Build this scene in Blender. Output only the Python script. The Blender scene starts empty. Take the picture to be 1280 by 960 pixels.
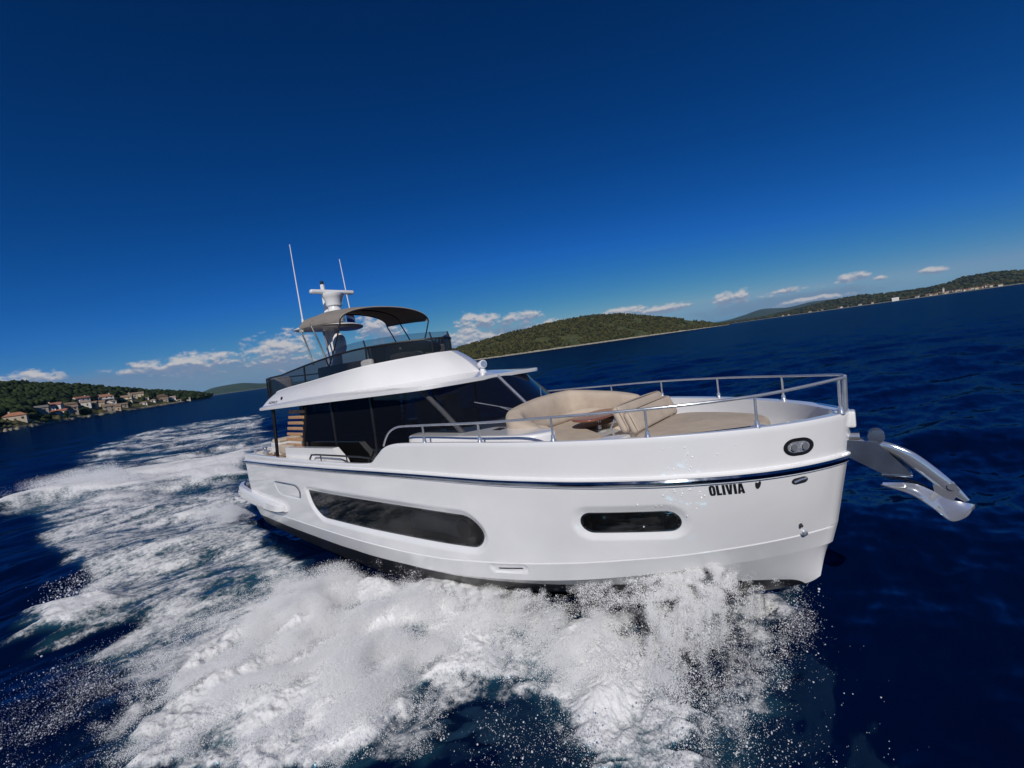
import bpy, bmesh, math, random
import numpy as np
from mathutils import Vector, Matrix

random.seed(7)
RNG = np.random.default_rng(11)
sc = bpy.context.scene
COL = sc.collection
R = math.radians

# ------------------------------------------------------------------ camera
# boat frame -> world (x forward, y port, z up); sea level is z = 0
W = Matrix(((1.0, -8e-06, 0.000927), (-8e-06, 0.999858, 0.016851), (-0.000927, -0.016851, 0.999858)))
CAM = Vector((16.2766, -7.3303, 4.4526))
cam_d = bpy.data.cameras.new('camera')
cam = bpy.data.objects.new('camera', cam_d)
COL.objects.link(cam)
RWC = Matrix(((0.770036, -0.06232, -0.634949), (0.623111, -0.140289, 0.769449), (-0.137028, -0.988147, -0.069195)))
m3 = RWC @ Matrix(((1, 0, 0), (0, -1, 0), (0, 0, -1)))
cam.matrix_world = Matrix.Translation(CAM) @ m3.to_4x4()
cam_d.sensor_width = 36
cam_d.lens = 36 * 546.23 / 1280
cam_d.clip_start = 0.1
cam_d.clip_end = 80000
sc.camera = cam

# ------------------------------------------------------------------ sky, sun, exposure
SUN_AZ, SUN_EL = R(-55), R(37)
SUN = Vector((math.cos(SUN_AZ) * math.cos(SUN_EL), math.sin(SUN_AZ) * math.cos(SUN_EL), math.sin(SUN_EL)))
world = bpy.data.worlds.new('World')
sc.world = world
world.use_nodes = True


class NB:
    """small node builder"""
    def __init__(s, nt):
        s.nt = nt
        s.n = nt.nodes
        s.l = nt.links

    def new(s, t, **k):
        n = s.n.new(t)
        for a, b in k.items():
            setattr(n, a, b)
        return n

    def put(s, sock, v):
        if isinstance(v, bpy.types.NodeSocket):
            s.l.new(v, sock)
        else:
            sock.default_value = v

    def math(s, op, a, b=0.0, c=0.0, clamp=False):
        n = s.new('ShaderNodeMath', operation=op, use_clamp=clamp)
        s.put(n.inputs[0], a); s.put(n.inputs[1], b); s.put(n.inputs[2], c)
        return n.outputs[0]

    def mix(s, f, a, b, mode='MIX'):
        n = s.new('ShaderNodeMix', data_type='RGBA', blend_type=mode)
        s.put(n.inputs[0], f); s.put(n.inputs[6], a); s.put(n.inputs[7], b)
        return n.outputs[2]

    def sstep(s, v, lo, hi, a=0.0, b=1.0):
        n = s.new('ShaderNodeMapRange', interpolation_type='SMOOTHSTEP')
        s.put(n.inputs[0], v)
        for i, x in enumerate((lo, hi, a, b)):
            s.put(n.inputs[i + 1], x)
        return n.outputs[0]

    def noise(s, vec, scale, detail=4, rough=0.55, dist=0.0):
        n = s.new('ShaderNodeTexNoise')
        if vec is not None:
            s.l.new(vec, n.inputs['Vector'])
        n.inputs['Scale'].default_value = scale
        n.inputs['Detail'].default_value = detail
        n.inputs['Roughness'].default_value = rough
        n.inputs['Distortion'].default_value = dist
        return n.outputs['Fac']

    def scalev(s, vec, xyz):
        n = s.new('ShaderNodeMapping')
        s.l.new(vec, n.inputs['Vector'])
        n.inputs['Scale'].default_value = xyz
        return n.outputs[0]

    def bump(s, h, strength, distance, normal=None):
        n = s.new('ShaderNodeBump')
        s.put(n.inputs['Height'], h)
        n.inputs['Strength'].default_value = strength
        n.inputs['Distance'].default_value = distance
        if normal is not None:
            s.l.new(normal, n.inputs['Normal'])
        return n.outputs[0]


CLOUDS = [(176.89, 3.59, 2.31, 0.84), (167.71, 3.53, 4.4, 0.73), (164.33, 3.61, 3.98, 1.36), (156.47, 3.82, 4.19, 2.31),
          (145.09, 5.58, 3.14, 2.1), (132.55, 4.54, 3.56, 1.47), (127.31, 4.45, 3.14, 0.94), (133.9, 2.43, 4.19, 1.47),
          (123.41, 2.34, 4.19, 1.26), (109.43, 2.84, 3.35, 0.73), (102.78, 2.85, 1.26, 0.94), (100.87, 2.96, 0.94, 0.94),
          (96.47, 2.58, 2.93, 0.42), (90.79, 2.93, 1.68, 0.52), (88.89, 2.36, 0.63, 0.31), (84.9, 2.24, 1.05, 0.42),
          (114.19, 3.01, 3.14, 0.84), (94.76, 1.22, 4.19, 0.42)]
VEILS = [(167.94, 2.0, 17.29, 1.68), (156.99, 1.55, 9.36, 1.68), (130.81, 2.01, 9.36, 1.68), (96.94, 1.44, 9.36, 0.84)]


def build_sky():
    b = NB(world.node_tree)
    b.n.clear()
    out = b.new('ShaderNodeOutputWorld')
    bg = b.new('ShaderNodeBackground')
    bg.inputs['Strength'].default_value = 0.08
    b.l.new(bg.outputs[0], out.inputs[0])
    sky = b.new('ShaderNodeTexSky', sky_type='NISHITA', sun_disc=False)
    sky.sun_elevation = SUN_EL
    sky.sun_rotation = R(90) - SUN_AZ
    sky.altitude = 1500
    sky.air_density = 1.0
    sky.dust_density = 0.3
    sky.ozone_density = 4.0
    gam = b.new('ShaderNodeGamma')
    gam.inputs[1].default_value = 1.45
    b.l.new(sky.outputs[0], gam.inputs[0])
    # deep polarised blue: red falls off much faster than green and blue
    rgb = b.new('ShaderNodeSeparateColor')
    b.l.new(gam.outputs[0], rgb.inputs[0])
    gg = b.math('MINIMUM', b.math('MULTIPLY', rgb.outputs[1], 0.193), 4.0)
    bl = b.math('MINIMUM', b.math('MULTIPLY', rgb.outputs[2], 0.338), 5.6)
    rr = b.math('MINIMUM', b.math('MULTIPLY', b.math('MULTIPLY', rgb.outputs[0], rgb.outputs[0]), 0.013), b.math('MULTIPLY', gg, 0.56))
    hs = b.new('ShaderNodeCombineColor')
    for i, v in enumerate((rr, gg, bl)):
        b.l.new(v, hs.inputs[i])
    tc = b.new('ShaderNodeTexCoord')
    sep = b.new('ShaderNodeSeparateXYZ')
    b.l.new(tc.outputs['Generated'], sep.inputs[0])
    az = b.math('MULTIPLY', b.math('ARCTAN2', sep.outputs[1], sep.outputs[0]), 180 / math.pi)
    # wrap so that the seam lies behind the sun
    az = b.math('WRAP', az, 360.0 - 40.0, -40.0)
    el = b.math('MULTIPLY', b.math('ARCSINE', sep.outputs[2]), 180 / math.pi)
    cv = b.new('ShaderNodeCombineXYZ')
    b.l.new(az, cv.inputs[0]); b.l.new(el, cv.inputs[1])
    v = cv.outputs[0]
    vs = b.scalev(v, (0.36, 0.62, 1.0))
    n1 = b.noise(vs, 1.6, 6, 0.6)
    off = b.new('ShaderNodeMapping')
    b.l.new(v, off.inputs['Vector'])
    off.inputs['Scale'].default_value = (0.36, 0.62, 1.0)
    off.inputs['Location'].default_value = (-0.05, 0.16, 0)
    n2 = b.noise(off.outputs[0], 1.6, 3, 0.5)

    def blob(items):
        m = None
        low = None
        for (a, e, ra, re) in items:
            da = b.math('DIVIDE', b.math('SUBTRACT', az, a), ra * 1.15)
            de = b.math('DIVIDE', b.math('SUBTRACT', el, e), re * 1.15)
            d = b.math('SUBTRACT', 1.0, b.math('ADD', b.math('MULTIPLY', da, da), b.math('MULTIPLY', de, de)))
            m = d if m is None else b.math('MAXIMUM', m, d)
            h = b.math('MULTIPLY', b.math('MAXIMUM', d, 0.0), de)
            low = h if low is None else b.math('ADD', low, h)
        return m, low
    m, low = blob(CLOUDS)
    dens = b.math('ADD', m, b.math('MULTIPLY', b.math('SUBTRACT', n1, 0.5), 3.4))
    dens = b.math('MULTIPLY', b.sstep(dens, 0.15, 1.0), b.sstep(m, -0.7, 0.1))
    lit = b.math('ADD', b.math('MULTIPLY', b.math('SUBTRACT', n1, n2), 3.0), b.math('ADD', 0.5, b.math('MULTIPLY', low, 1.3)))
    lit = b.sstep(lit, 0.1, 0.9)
    ccol = b.mix(lit, (2.5, 3.2, 4.7, 1), (6.9, 6.7, 6.8, 1))  # cloud light and shade put into the colour: bright tops, grey-blue bases
    vm, _ = blob(VEILS)
    vd = b.math('MULTIPLY', b.sstep(b.math('ADD', vm, b.math('MULTIPLY', b.math('SUBTRACT', n1, 0.5), 1.6)), -0.1, 0.9), 0.55)
    c1 = b.mix(vd, hs.outputs[0], (1.9, 2.6, 4.1, 1))
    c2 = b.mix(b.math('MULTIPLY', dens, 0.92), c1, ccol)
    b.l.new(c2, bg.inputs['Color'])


build_sky()
sun_d = bpy.data.lights.new('sun', 'SUN')
sun_d.energy = 3.45
sun_d.angle = R(0.53)
sun_d.color = (1.0, 0.945, 0.865)
sun = bpy.data.objects.new('sun', sun_d)
sun.rotation_euler = SUN.to_track_quat('Z', 'Y').to_euler()
COL.objects.link(sun)
sc.view_settings.view_transform = 'Standard'
sc.view_settings.look = 'None'
sc.view_settings.gamma = 1
sc.view_settings.exposure = 0.0
sc.view_settings.use_curve_mapping = False
sc.render.engine = 'CYCLES'
sc.cycles.max_bounces = 8
sc.cycles.diffuse_bounces = 6
sc.cycles.glossy_bounces = 4
sc.cycles.transmission_bounces = 4
sc.cycles.transparent_max_bounces = 12
sc.cycles.volume_bounces = 0
sc.cycles.caustics_reflective = False
sc.cycles.caustics_refractive = False
sc.cycles.sample_clamp_indirect = 6
sc.cycles.use_denoising = True
sc.cycles.use_adaptive_sampling = True
sc.cycles.adaptive_threshold = 0.012

# ------------------------------------------------------------------ helpers
MATS = {}


def mat(name, col, rough=0.5, metal=0.0, coat=0.0, spec=0.5, var=0.0, vscale=3.0, bump=0.0, bscale=60.0, bdist=0.01, stretch=None, rvar=0.0):
    """principled material with procedural colour variation and bump"""
    m = bpy.data.materials.new(name)
    m.use_nodes = True
    b = NB(m.node_tree)
    p = b.n['Principled BSDF']
    c4 = (*col, 1)
    p.inputs['Base Color'].default_value = c4
    p.inputs['Roughness'].default_value = rough
    p.inputs['Metallic'].default_value = metal
    p.inputs['Coat Weight'].default_value = coat
    p.inputs['Coat Roughness'].default_value = 0.04
    p.inputs['Specular IOR Level'].default_value = spec
    tc = b.new('ShaderNodeTexCoord').outputs['Object']
    if stretch:
        tc = b.scalev(tc, stretch)
    if var:
        n = b.noise(tc, vscale, 5, 0.6)
        k = b.sstep(n, 0.3, 0.7, 1 - var, 1 + var)
        hv = b.new('ShaderNodeHueSaturation')
        hv.inputs['Color'].default_value = c4
        b.l.new(k, hv.inputs['Value'])
        b.l.new(hv.outputs[0], p.inputs['Base Color'])
        if rvar:
            b.l.new(b.sstep(n, 0.3, 0.7, rough - rvar, rough + rvar), p.inputs['Roughness'])
    if bump:
        b.l.new(b.bump(b.noise(tc, bscale, 4, 0.6), bump, bdist), p.inputs['Normal'])
    MATS[name] = m
    return m


def glass_mat(name, tint, through, rough=0.02):
    """tinted pane: dim see-through plus a fresnel reflection"""
    m = bpy.data.materials.new(name)
    m.use_nodes = True
    b = NB(m.node_tree)
    b.n.clear()
    out = b.new('ShaderNodeOutputMaterial')
    tr = b.new('ShaderNodeBsdfTransparent')
    tr.inputs[0].default_value = (*[through * t for t in tint], 1)
    df = b.new('ShaderNodeBsdfDiffuse')
    df.inputs[0].default_value = (*[0.05 * t for t in tint], 1)
    gl = b.new('ShaderNodeBsdfGlossy')
    gl.inputs['Roughness'].default_value = rough
    fr = b.new('ShaderNodeFresnel')
    fr.inputs[0].default_value = 1.5
    tc = b.new('ShaderNodeTexCoord').outputs['Object']
    nb = b.bump(b.noise(tc, 1.3, 2), 0.06, 0.05)
    b.l.new(nb, gl.inputs['Normal'])
    mx = b.new('ShaderNodeMixShader')
    mx.inputs[0].default_value = 0.12
    b.l.new(tr.outputs[0], mx.inputs[1]); b.l.new(df.outputs[0], mx.inputs[2])
    m2 = b.new('ShaderNodeMixShader')
    b.l.new(fr.outputs[0], m2.inputs[0])
    b.l.new(mx.outputs[0], m2.inputs[1]); b.l.new(gl.outputs[0], m2.inputs[2])
    b.l.new(m2.outputs[0], out.inputs[0])
    MATS[name] = m
    return m


mat('gelcoat', (0.78, 0.78, 0.785), 0.22, coat=1.0, var=0.02, vscale=1.2, bump=0.015, bscale=1.5, bdist=0.05)
mat('gelcoat_deck', (0.74, 0.74, 0.73), 0.45, var=0.04, vscale=2.0, bump=0.1, bscale=220, bdist=0.002)
mat('antifoul', (0.012, 0.013, 0.016), 0.35, var=0.25, vscale=2.0, bump=0.05, bscale=20)
mat('steel', (0.66, 0.67, 0.69), 0.20, metal=0.72, var=0.06, vscale=6, rvar=0.04, bump=0.02, bscale=8)
mat('steel_polished', (0.74, 0.75, 0.76), 0.09, metal=0.80, var=0.05, vscale=5, bump=0.05, bscale=3, bdist=0.03)
mat('dark_steel', (0.36, 0.39, 0.43), 0.22, metal=0.88, var=0.2, vscale=5, bump=0.04, bscale=4, bdist=0.02)
mat('strip_steel', (0.30, 0.33, 0.37), 0.13, metal=1.0, var=0.12, vscale=4, rvar=0.05)
mat('black_plastic', (0.012, 0.012, 0.014), 0.35, var=0.2, vscale=8)
mat('dark_metal', (0.025, 0.025, 0.028), 0.4, metal=0.1, var=0.15, vscale=6)
mat('grey_plastic', (0.055, 0.058, 0.065), 0.65, spec=.25, var=0.1, vscale=6)
mat('tan_fabric', (0.46, 0.385, 0.31), 0.9, spec=0.2, var=0.07, vscale=3.5, bump=0.25, bscale=9, bdist=0.03)
mat('pad_fabric', (0.45, 0.38, 0.31), 0.9, spec=0.2, var=0.08, vscale=3.0, bump=0.3, bscale=7, bdist=0.04)
mat('tan_piping', (0.36, 0.29, 0.22), 0.9, var=0.06)
mat('grey_fabric', (0.30, 0.295, 0.29), 0.9, spec=0.2, var=0.08, vscale=4, bump=0.25, bscale=10, bdist=0.03)
mat('canvas', (0.225, 0.205, 0.185), 0.85, spec=0.2, var=0.07, vscale=3, bump=0.3, bscale=5, bdist=0.04)
mat('teak', (0.42, 0.235, 0.12), 0.55, var=0.25, vscale=6, stretch=(1.5, 14, 14), bump=0.1, bscale=30, bdist=0.004)
mat('table_wood', (0.23, 0.085, 0.045), 0.32, var=0.2, vscale=5, stretch=(2, 14, 4), coat=0.3)
mat('teak_deck', (0.30, 0.20, 0.125), 0.65, var=0.2, vscale=7, stretch=(1, 18, 1))
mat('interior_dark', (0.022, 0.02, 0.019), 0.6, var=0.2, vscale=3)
mat('interior_cream', (0.46, 0.42, 0.36), 0.8, var=0.1, vscale=4)
mat('lettering_black', (0.01, 0.01, 0.012), 0.4, var=0.1)
mat('lens', (0.55, 0.57, 0.6), 0.08, metal=0.6, var=0.3, vscale=40)
mat('flag_blue', (0.02, 0.045, 0.20), 0.8, var=0.1, bump=0.3, bscale=12)
mat('flag_white', (0.6, 0.6, 0.62), 0.8, var=0.06)
mat('flag_red', (0.35, 0.03, 0.03), 0.8, var=0.1)
glass_mat('cabin_glass', (0.8, 0.87, 1.0), 0.40)
glass_mat('hull_glass', (0.8, 0.8, 0.8), 0.72)
glass_mat('smoked_acrylic', (0.85, 0.85, 0.88), 0.34, rough=.2)
glass_mat('clear_acrylic', (0.80, 0.90, 1.0), 0.72)


def mesh_obj(name, verts, faces, materials, parent=None, smooth=True, angle=38, mat_idx=None):
    me = bpy.data.meshes.new(name)
    verts = np.asarray(verts, float)
    me.from_pydata(verts.tolist() if len(verts) < 60000 else [tuple(v) for v in verts], [], [tuple(int(i) for i in f) for f in faces])
    if not isinstance(materials, (list, tuple)):
        materials = [materials]
    for m in materials:
        me.materials.append(MATS[m] if isinstance(m, str) else m)
    if mat_idx is not None:
        me.polygons.foreach_set('material_index', np.asarray(mat_idx, np.int32))
    if smooth:
        me.polygons.foreach_set('use_smooth', np.ones(len(me.polygons), bool))
        me.set_sharp_from_angle(angle=R(angle))
    me.update()
    o = bpy.data.objects.new(name, me)
    COL.objects.link(o)
    if parent is not None:
        o.parent = parent
    return o


def tag(o, label=None, cat=None, group=None, kind=None):
    if label: o['label'] = label
    if cat: o['category'] = cat
    if group: o['group'] = group
    if kind: o['kind'] = kind
    return o


class MB:
    """collects shapes for ONE part"""
    def __init__(s):
        s.v = []
        s.f = []
        s.m = []
        s.mi = 0

    def add(s, v, f):
        o = len(s.v)
        s.v.extend([tuple(map(float, p)) for p in v])
        s.f.extend([tuple(i + o for i in q) for q in f])
        s.m.extend([s.mi] * len(f))
        return s

    def rbox(s, c, size, r=0.02, n=3, rot=None, puff=0.0):
        """box with rounded edges; puff bulges the faces like a cushion"""
        c = np.array(c, float)
        h = np.array(size, float) / 2
        r = min(r, h.min() * 0.999)
        k = n + 2
        ts = np.linspace(0, 1, n + 1)
        axis = []
        for i in range(3):
            a = np.concatenate([-h[i] + r * (1 - np.cos(ts * math.pi / 2)), h[i] - r * (1 - np.cos(ts[::-1] * math.pi / 2))])
            if puff:
                a = np.concatenate([a[:n + 1], np.linspace(-h[i] + r, h[i] - r, 7)[1:-1], a[n + 1:]])
            axis.append(a)
        V = []; F = []
        for ax in range(3):
            u, w = [(1, 2), (2, 0), (0, 1)][ax]
            for sg in (-1, 1):
                base = len(V)
                A, B = axis[u], axis[w]
                for a in A:
                    for bb in B:
                        p = np.zeros(3)
                        p[ax] = sg * h[ax]; p[u] = a; p[w] = bb
                        inn = np.clip(p, -(h - r), h - r)
                        d = p - inn
                        L = np.linalg.norm(d)
                        q = inn + d / L * r
                        if puff:
                            e = 1 - (q / h) ** 2
                            q[ax] += sg * puff * max(e[u], 0) ** .5 * max(e[w], 0) ** .5
                        V.append(q)
                nb = len(B)
                for i in range(len(A) - 1):
                    for j in range(nb - 1):
                        q = [base + i * nb + j, base + (i + 1) * nb + j, base + (i + 1) * nb + j + 1, base + i * nb + j + 1]
                        F.append(q if sg > 0 else q[::-1])
        V = np.array(V)
        if rot is not None:
            V = V @ np.array(rot.to_3x3()).T
        return s.add(V + c, F)

    def tube(s, pts, r, n=8, cap=True):
        P = [Vector(p) for p in pts]
        rr = r if hasattr(r, '__len__') else [r] * len(P)
        V = []; F = []
        t = (P[1] - P[0]).normalized()
        up = Vector((0, 0, 1)) if abs(t.z) < 0.9 else Vector((1, 0, 0))
        nx = t.cross(up).normalized()
        for i, p in enumerate(P):
            if i == 0: t = (P[1] - P[0]).normalized()
            elif i == len(P) - 1: t = (P[-1] - P[-2]).normalized()
            else: t = ((P[i + 1] - p).normalized() + (p - P[i - 1]).normalized()).normalized()
            nx = (nx - t * nx.dot(t)).normalized()
            ny = t.cross(nx)
            for k in range(n):
                a = 2 * math.pi * k / n
                V.append(p + (nx * math.cos(a) + ny * math.sin(a)) * rr[i])
        for i in range(len(P) - 1):
            for k in range(n):
                F.append((i * n + k, i * n + (k + 1) % n, (i + 1) * n + (k + 1) % n, (i + 1) * n + k))
        if cap:
            F.append(tuple(range(n))[::-1])
            F.append(tuple((len(P) - 1) * n + k for k in range(n)))
        return s.add(V, F)

    def loft(s, rows, closed=False, cap=False):
        rows = [np.asarray(r, float) for r in rows]
        n = len(rows[0])
        V = np.concatenate(rows)
        F = []
        for i in range(len(rows) - 1):
            for k in range(n if closed else n - 1):
                F.append((i * n + k, i * n + (k + 1) % n, (i + 1) * n + (k + 1) % n, (i + 1) * n + k))
        if cap:
            F.append(tuple(range(n))[::-1])
            F.append(tuple((len(rows) - 1) * n + k for k in range(n)))
        return s.add(V, F)

    def prism(s, pts, off):
        """closed solid: a polygon and its copy moved by off"""
        n = len(pts)
        P = [np.array(p, float) for p in pts]
        V = P + [p + np.array(off, float) for p in P]
        F = [tuple(range(n))[::-1], tuple(range(n, 2 * n))]
        for k in range(n):
            F.append((k, (k + 1) % n, n + (k + 1) % n, n + k))
        return s.add(V, F)

    def revolve(s, prof, c, axis=(0, 0, 1), n=20):
        """prof: list of (radius, height)"""
        ax = Vector(axis).normalized()
        u = ax.orthogonal().normalized(); w = ax.cross(u)
        c = Vector(c)
        rows = []
        for (r, h) in prof:
            rows.append([tuple(c + ax * h + (u * math.cos(2 * math.pi * k / n) + w * math.sin(2 * math.pi * k / n)) * max(r, 1e-4)) for k in range(n)])
        return s.loft(rows, closed=True, cap=True)

    def build(s, name, material, parent=None, smooth=True, angle=38):
        return mesh_obj(name, s.v, s.f, material, parent, smooth, angle, s.m if isinstance(material, (list, tuple)) else None)


def pchip(xs, ys, x):
    xs = np.asarray(xs, float); ys = np.asarray(ys, float)
    h = np.diff(xs); d = np.diff(ys) / h
    m = np.zeros(len(xs)); m[0] = d[0]; m[-1] = d[-1]
    for i in range(1, len(xs) - 1):
        if d[i - 1] * d[i] > 0:
            w1 = 2 * h[i] + h[i - 1]; w2 = h[i] + 2 * h[i - 1]
            m[i] = (w1 + w2) / (w1 / d[i - 1] + w2 / d[i])
    x = np.clip(np.asarray(x, float), xs[0], xs[-1])
    i = np.clip(np.searchsorted(xs, x) - 1, 0, len(xs) - 2)
    t = (x - xs[i]) / h[i]
    return (1 + 2 * t) * (1 - t) ** 2 * ys[i] + t * (1 - t) ** 2 * h[i] * m[i] + t * t * (3 - 2 * t) * ys[i + 1] + t * t * (t - 1) * h[i] * m[i + 1]


def curve3(ctrl, n):
    """smooth curve through control points (index-parametrised)"""
    c = np.asarray(ctrl, float)
    k = np.arange(len(c))
    t = np.linspace(0, len(c) - 1, n)
    return np.stack([pchip(k, c[:, i], t) for i in range(c.shape[1])], 1)


def sdf_poly(x, y, poly):
    """signed distance to a polygon, negative inside"""
    P = np.asarray(poly, float)
    d = np.full(x.shape, 1e18)
    ins = np.zeros(x.shape, bool)
    n = len(P)
    for i in range(n):
        a = P[i]; b = P[(i + 1) % n]
        ex, ey = b - a
        px, py = x - a[0], y - a[1]
        t = np.clip((px * ex + py * ey) / (ex * ex + ey * ey), 0, 1)
        d = np.minimum(d, (px - t * ex) ** 2 + (py - t * ey) ** 2)
        c = (a[1] <= y) != (b[1] <= y)
        with np.errstate(divide='ignore', invalid='ignore'):
            ins ^= c & (px < ex * py / (ey if ey != 0 else 1e-12))
    d = np.sqrt(d)
    return np.where(ins, -d, d)


_T = RNG.random(65536).astype(np.float32)


def vnoise(x, y, z=0.0):
    x, y, z = np.broadcast_arrays(np.asarray(x, np.float64), np.asarray(y, np.float64), np.asarray(z, np.float64))
    xi = np.floor(x).astype(np.int64); yi = np.floor(y).astype(np.int64); zi = np.floor(z).astype(np.int64)
    fx = x - xi; fy = y - yi; fz = z - zi
    fx = fx * fx * fx * (fx * (fx * 6 - 15) + 10); fy = fy * fy * fy * (fy * (fy * 6 - 15) + 10); fz = fz * fz * (3 - 2 * fz)

    def h(a, b, c):
        return _T[((a * 73856093) ^ (b * 19349663) ^ (c * 83492791)) & 0xFFFF]
    r = 0
    for k in ((0, 1) if np.any(fz) else (0,)):
        wz = fz if k else 1 - fz
        a = h(xi, yi, zi + k) * (1 - fx) + h(xi + 1, yi, zi + k) * fx
        b = h(xi, yi + 1, zi + k) * (1 - fx) + h(xi + 1, yi + 1, zi + k) * fx
        r = r + wz * (a * (1 - fy) + b * fy)
    return r


def fbm(x, y, z=0.0, octv=5, gain=0.52):
    r = 0; a = 1; s = 0
    for o in range(octv):
        k = 2.03 ** o
        r = r + a * vnoise(x * k + 17.3 * o, y * k - 9.1 * o, np.asarray(z) * k if np.any(z) else 0.0)
        s += a; a *= gain
    return r / s


def sm(v, lo, hi):
    t = np.clip((v - lo) / (hi - lo), 0, 1)
    return t * t * (3 - 2 * t)


# ------------------------------------------------------------------ the sea
FA = [(-18.69, -7.37), (-23.54, -6.66), (-35.33, -4.09), (-60.24, 0.61), (-81.54, 10.09), (-78.44, 18.8), (-63.57, 23.44), (-17.46, 5.79), (-6.62, 0.96), (-2.17, -1.78), (-4.26, -2.49), (-11.94, -5.09)]
FB = [(-24.19, -7.27), (-26.8, -5.11), (-25.23, -3.33), (-22.59, 0.06), (-19.61, 4.15), (-10.31, 1.46), (-11.59, -1.22), (-18.41, -3.76), (-20.68, -5.52), (-20.35, -7.34)]
FC = [(-16.49, -6.63), (-13.12, -4.97), (-5.77, -0.23), (0.49, -1.97), (6.02, -2.87), (8.23, -2.81), (8.86, -2.28), (9.5, -1.99), (10.56, -2.96), (8.35, -4.35), (7.75, -5.74), (6.33, -6.28), (5.0, -6.83), (3.47, -6.18), (3.08, -7.1), (1.8, -7.72), (0.77, -7.7), (0.11, -6.18), (-0.5, -5.78), (-4.25, -6.07)]
FD = [(2.01, -7.72), (0.77, -7.7), (0.91, -6.96), (1.2, -6.15), (2.27, -5.94), (2.85, -7.09)]
FE = [(8.32, -7.1), (7.03, -6.69), (6.07, -5.54), (6.04, -4.12), (6.99, -2.81), (9.1, -1.73), (10.7, -1.42), (12.35, -0.65), (13.67, 0.11), (14.67, 0.8), (15.19, 0.87), (15.15, -0.78), (15.26, -1.7), (15.04, -3.02), (13.59, -3.9), (13.07, -3.58), (12.28, -3.38), (11.79, -3.49), (11.8, -4.1), (12.22, -4.73)]
FF = [(5.85, -3.87), (6.8, -2.89), (8.91, -1.89), (10.79, -1.53), (12.54, -1.6), (13.39, -1.7), (14.33, -2.51), (14.57, -3.31), (13.65, -3.65), (12.99, -3.28), (12.05, -3.09), (11.25, -3.43), (11.0, -4.26), (11.4, -5.23), (8.83, -6.79), (7.76, -6.44), (7.13, -5.45)]
FH = [(13.06, -1.22), (14.16, -0.32), (14.97, -0.48), (14.78, -1.67), (14.05, -2.23)]
FS = [(5.98, -7.63), (5.95, -6.74), (6.82, -6.05), (7.76, -6.44), (8.43, -7.04), (7.37, -7.68)]


def foam_field(x, y):
    """whitewater envelope (0..1), its noisy cover and its height at points of the sea"""
    d = np.hypot(x - CAM.x, y - CAM.y)
    wa = np.clip(0.05 * d, 0.12, 2.2)
    wx = x + wa * 2 * (fbm(x / (wa * 3), y / (wa * 3), 0, 3) - .5)
    wy = y + wa * 2 * (fbm(x / (wa * 3) + 40, y / (wa * 3) + 9, 0, 3) - .5)

    def msk(p, soft):
        return sm(-sdf_poly(wx, wy, p), -soft, soft)
    so = 0.15 + 0.02 * d
    mA = msk(FA, so * 1.4); mB = msk(FB, so); mC = msk(FC, so); mD = msk(FD, so * 0.8); mE = msk(FE, so * .8); mF = msk(FF, so * .7); mH = msk(FH, so * .5)
    # streaks run outward from the hull in the near wake, along the track far astern
    s1 = x * -0.25 + y * -0.97; t1 = x * 0.97 - y * 0.25
    n00 = fbm(x * .8, y * .8, 0, 3)
    nC = .55 * fbm(t1 * 2.3, s1 * 0.95, 0, 6, 0.62) + .45 * fbm(x * 2.0 + 7, y * 2.6, 0, 6, .66)
    rC = 1 - 2 * np.abs(fbm(t1 * 1.5 + 2.2 * n00, s1 * 0.62 + 1.6 * n00, 0, 5, .58) - .5)
    nC = .62 * nC + .38 * (rC - .32)
    nA = .6 * fbm((-.9 * x - .43 * y) * .22, (.43 * x - .9 * y) * .85, 0, 6, .62) + .4 * fbm(x * .9, y * 1.3, 0, 6, .64)
    nE = fbm(x * 1.5, y * 1.5, 0, 6, 0.55)
    n0 = fbm(x * 0.35 + 5, y * 0.35, 0, 3)
    env = np.maximum.reduce([mA * (.38 + .30 * n0), mB * 1.0, mC * (.50 + .27 * n0), mD * .95, mE * .40, mF * .95])
    env = env * (1 - mH * .35)
    near = np.maximum(mE, mF)
    n = np.where(mA > np.maximum(mC, near), nA, nC * (1 - near) + nE * near)
    cover = env + (n - .5) * 1.5 * np.clip(env * 3, 0, 1)
    cover = np.where(env < .02, 0, cover)
    lump = np.abs(fbm(x * 1.7, y * 1.7, 0, 4) - .5) * 2
    h = mB * (.22 + .35 * n0) + mD * (.14 + .12 * n) + mC * (n - .45) * .14 + mA * (nA - .5) * .25 + mE * (nE - .4) * .10 + mF * ((nE - .4) * .34 + .10)
    return env, cover, h, near


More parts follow.
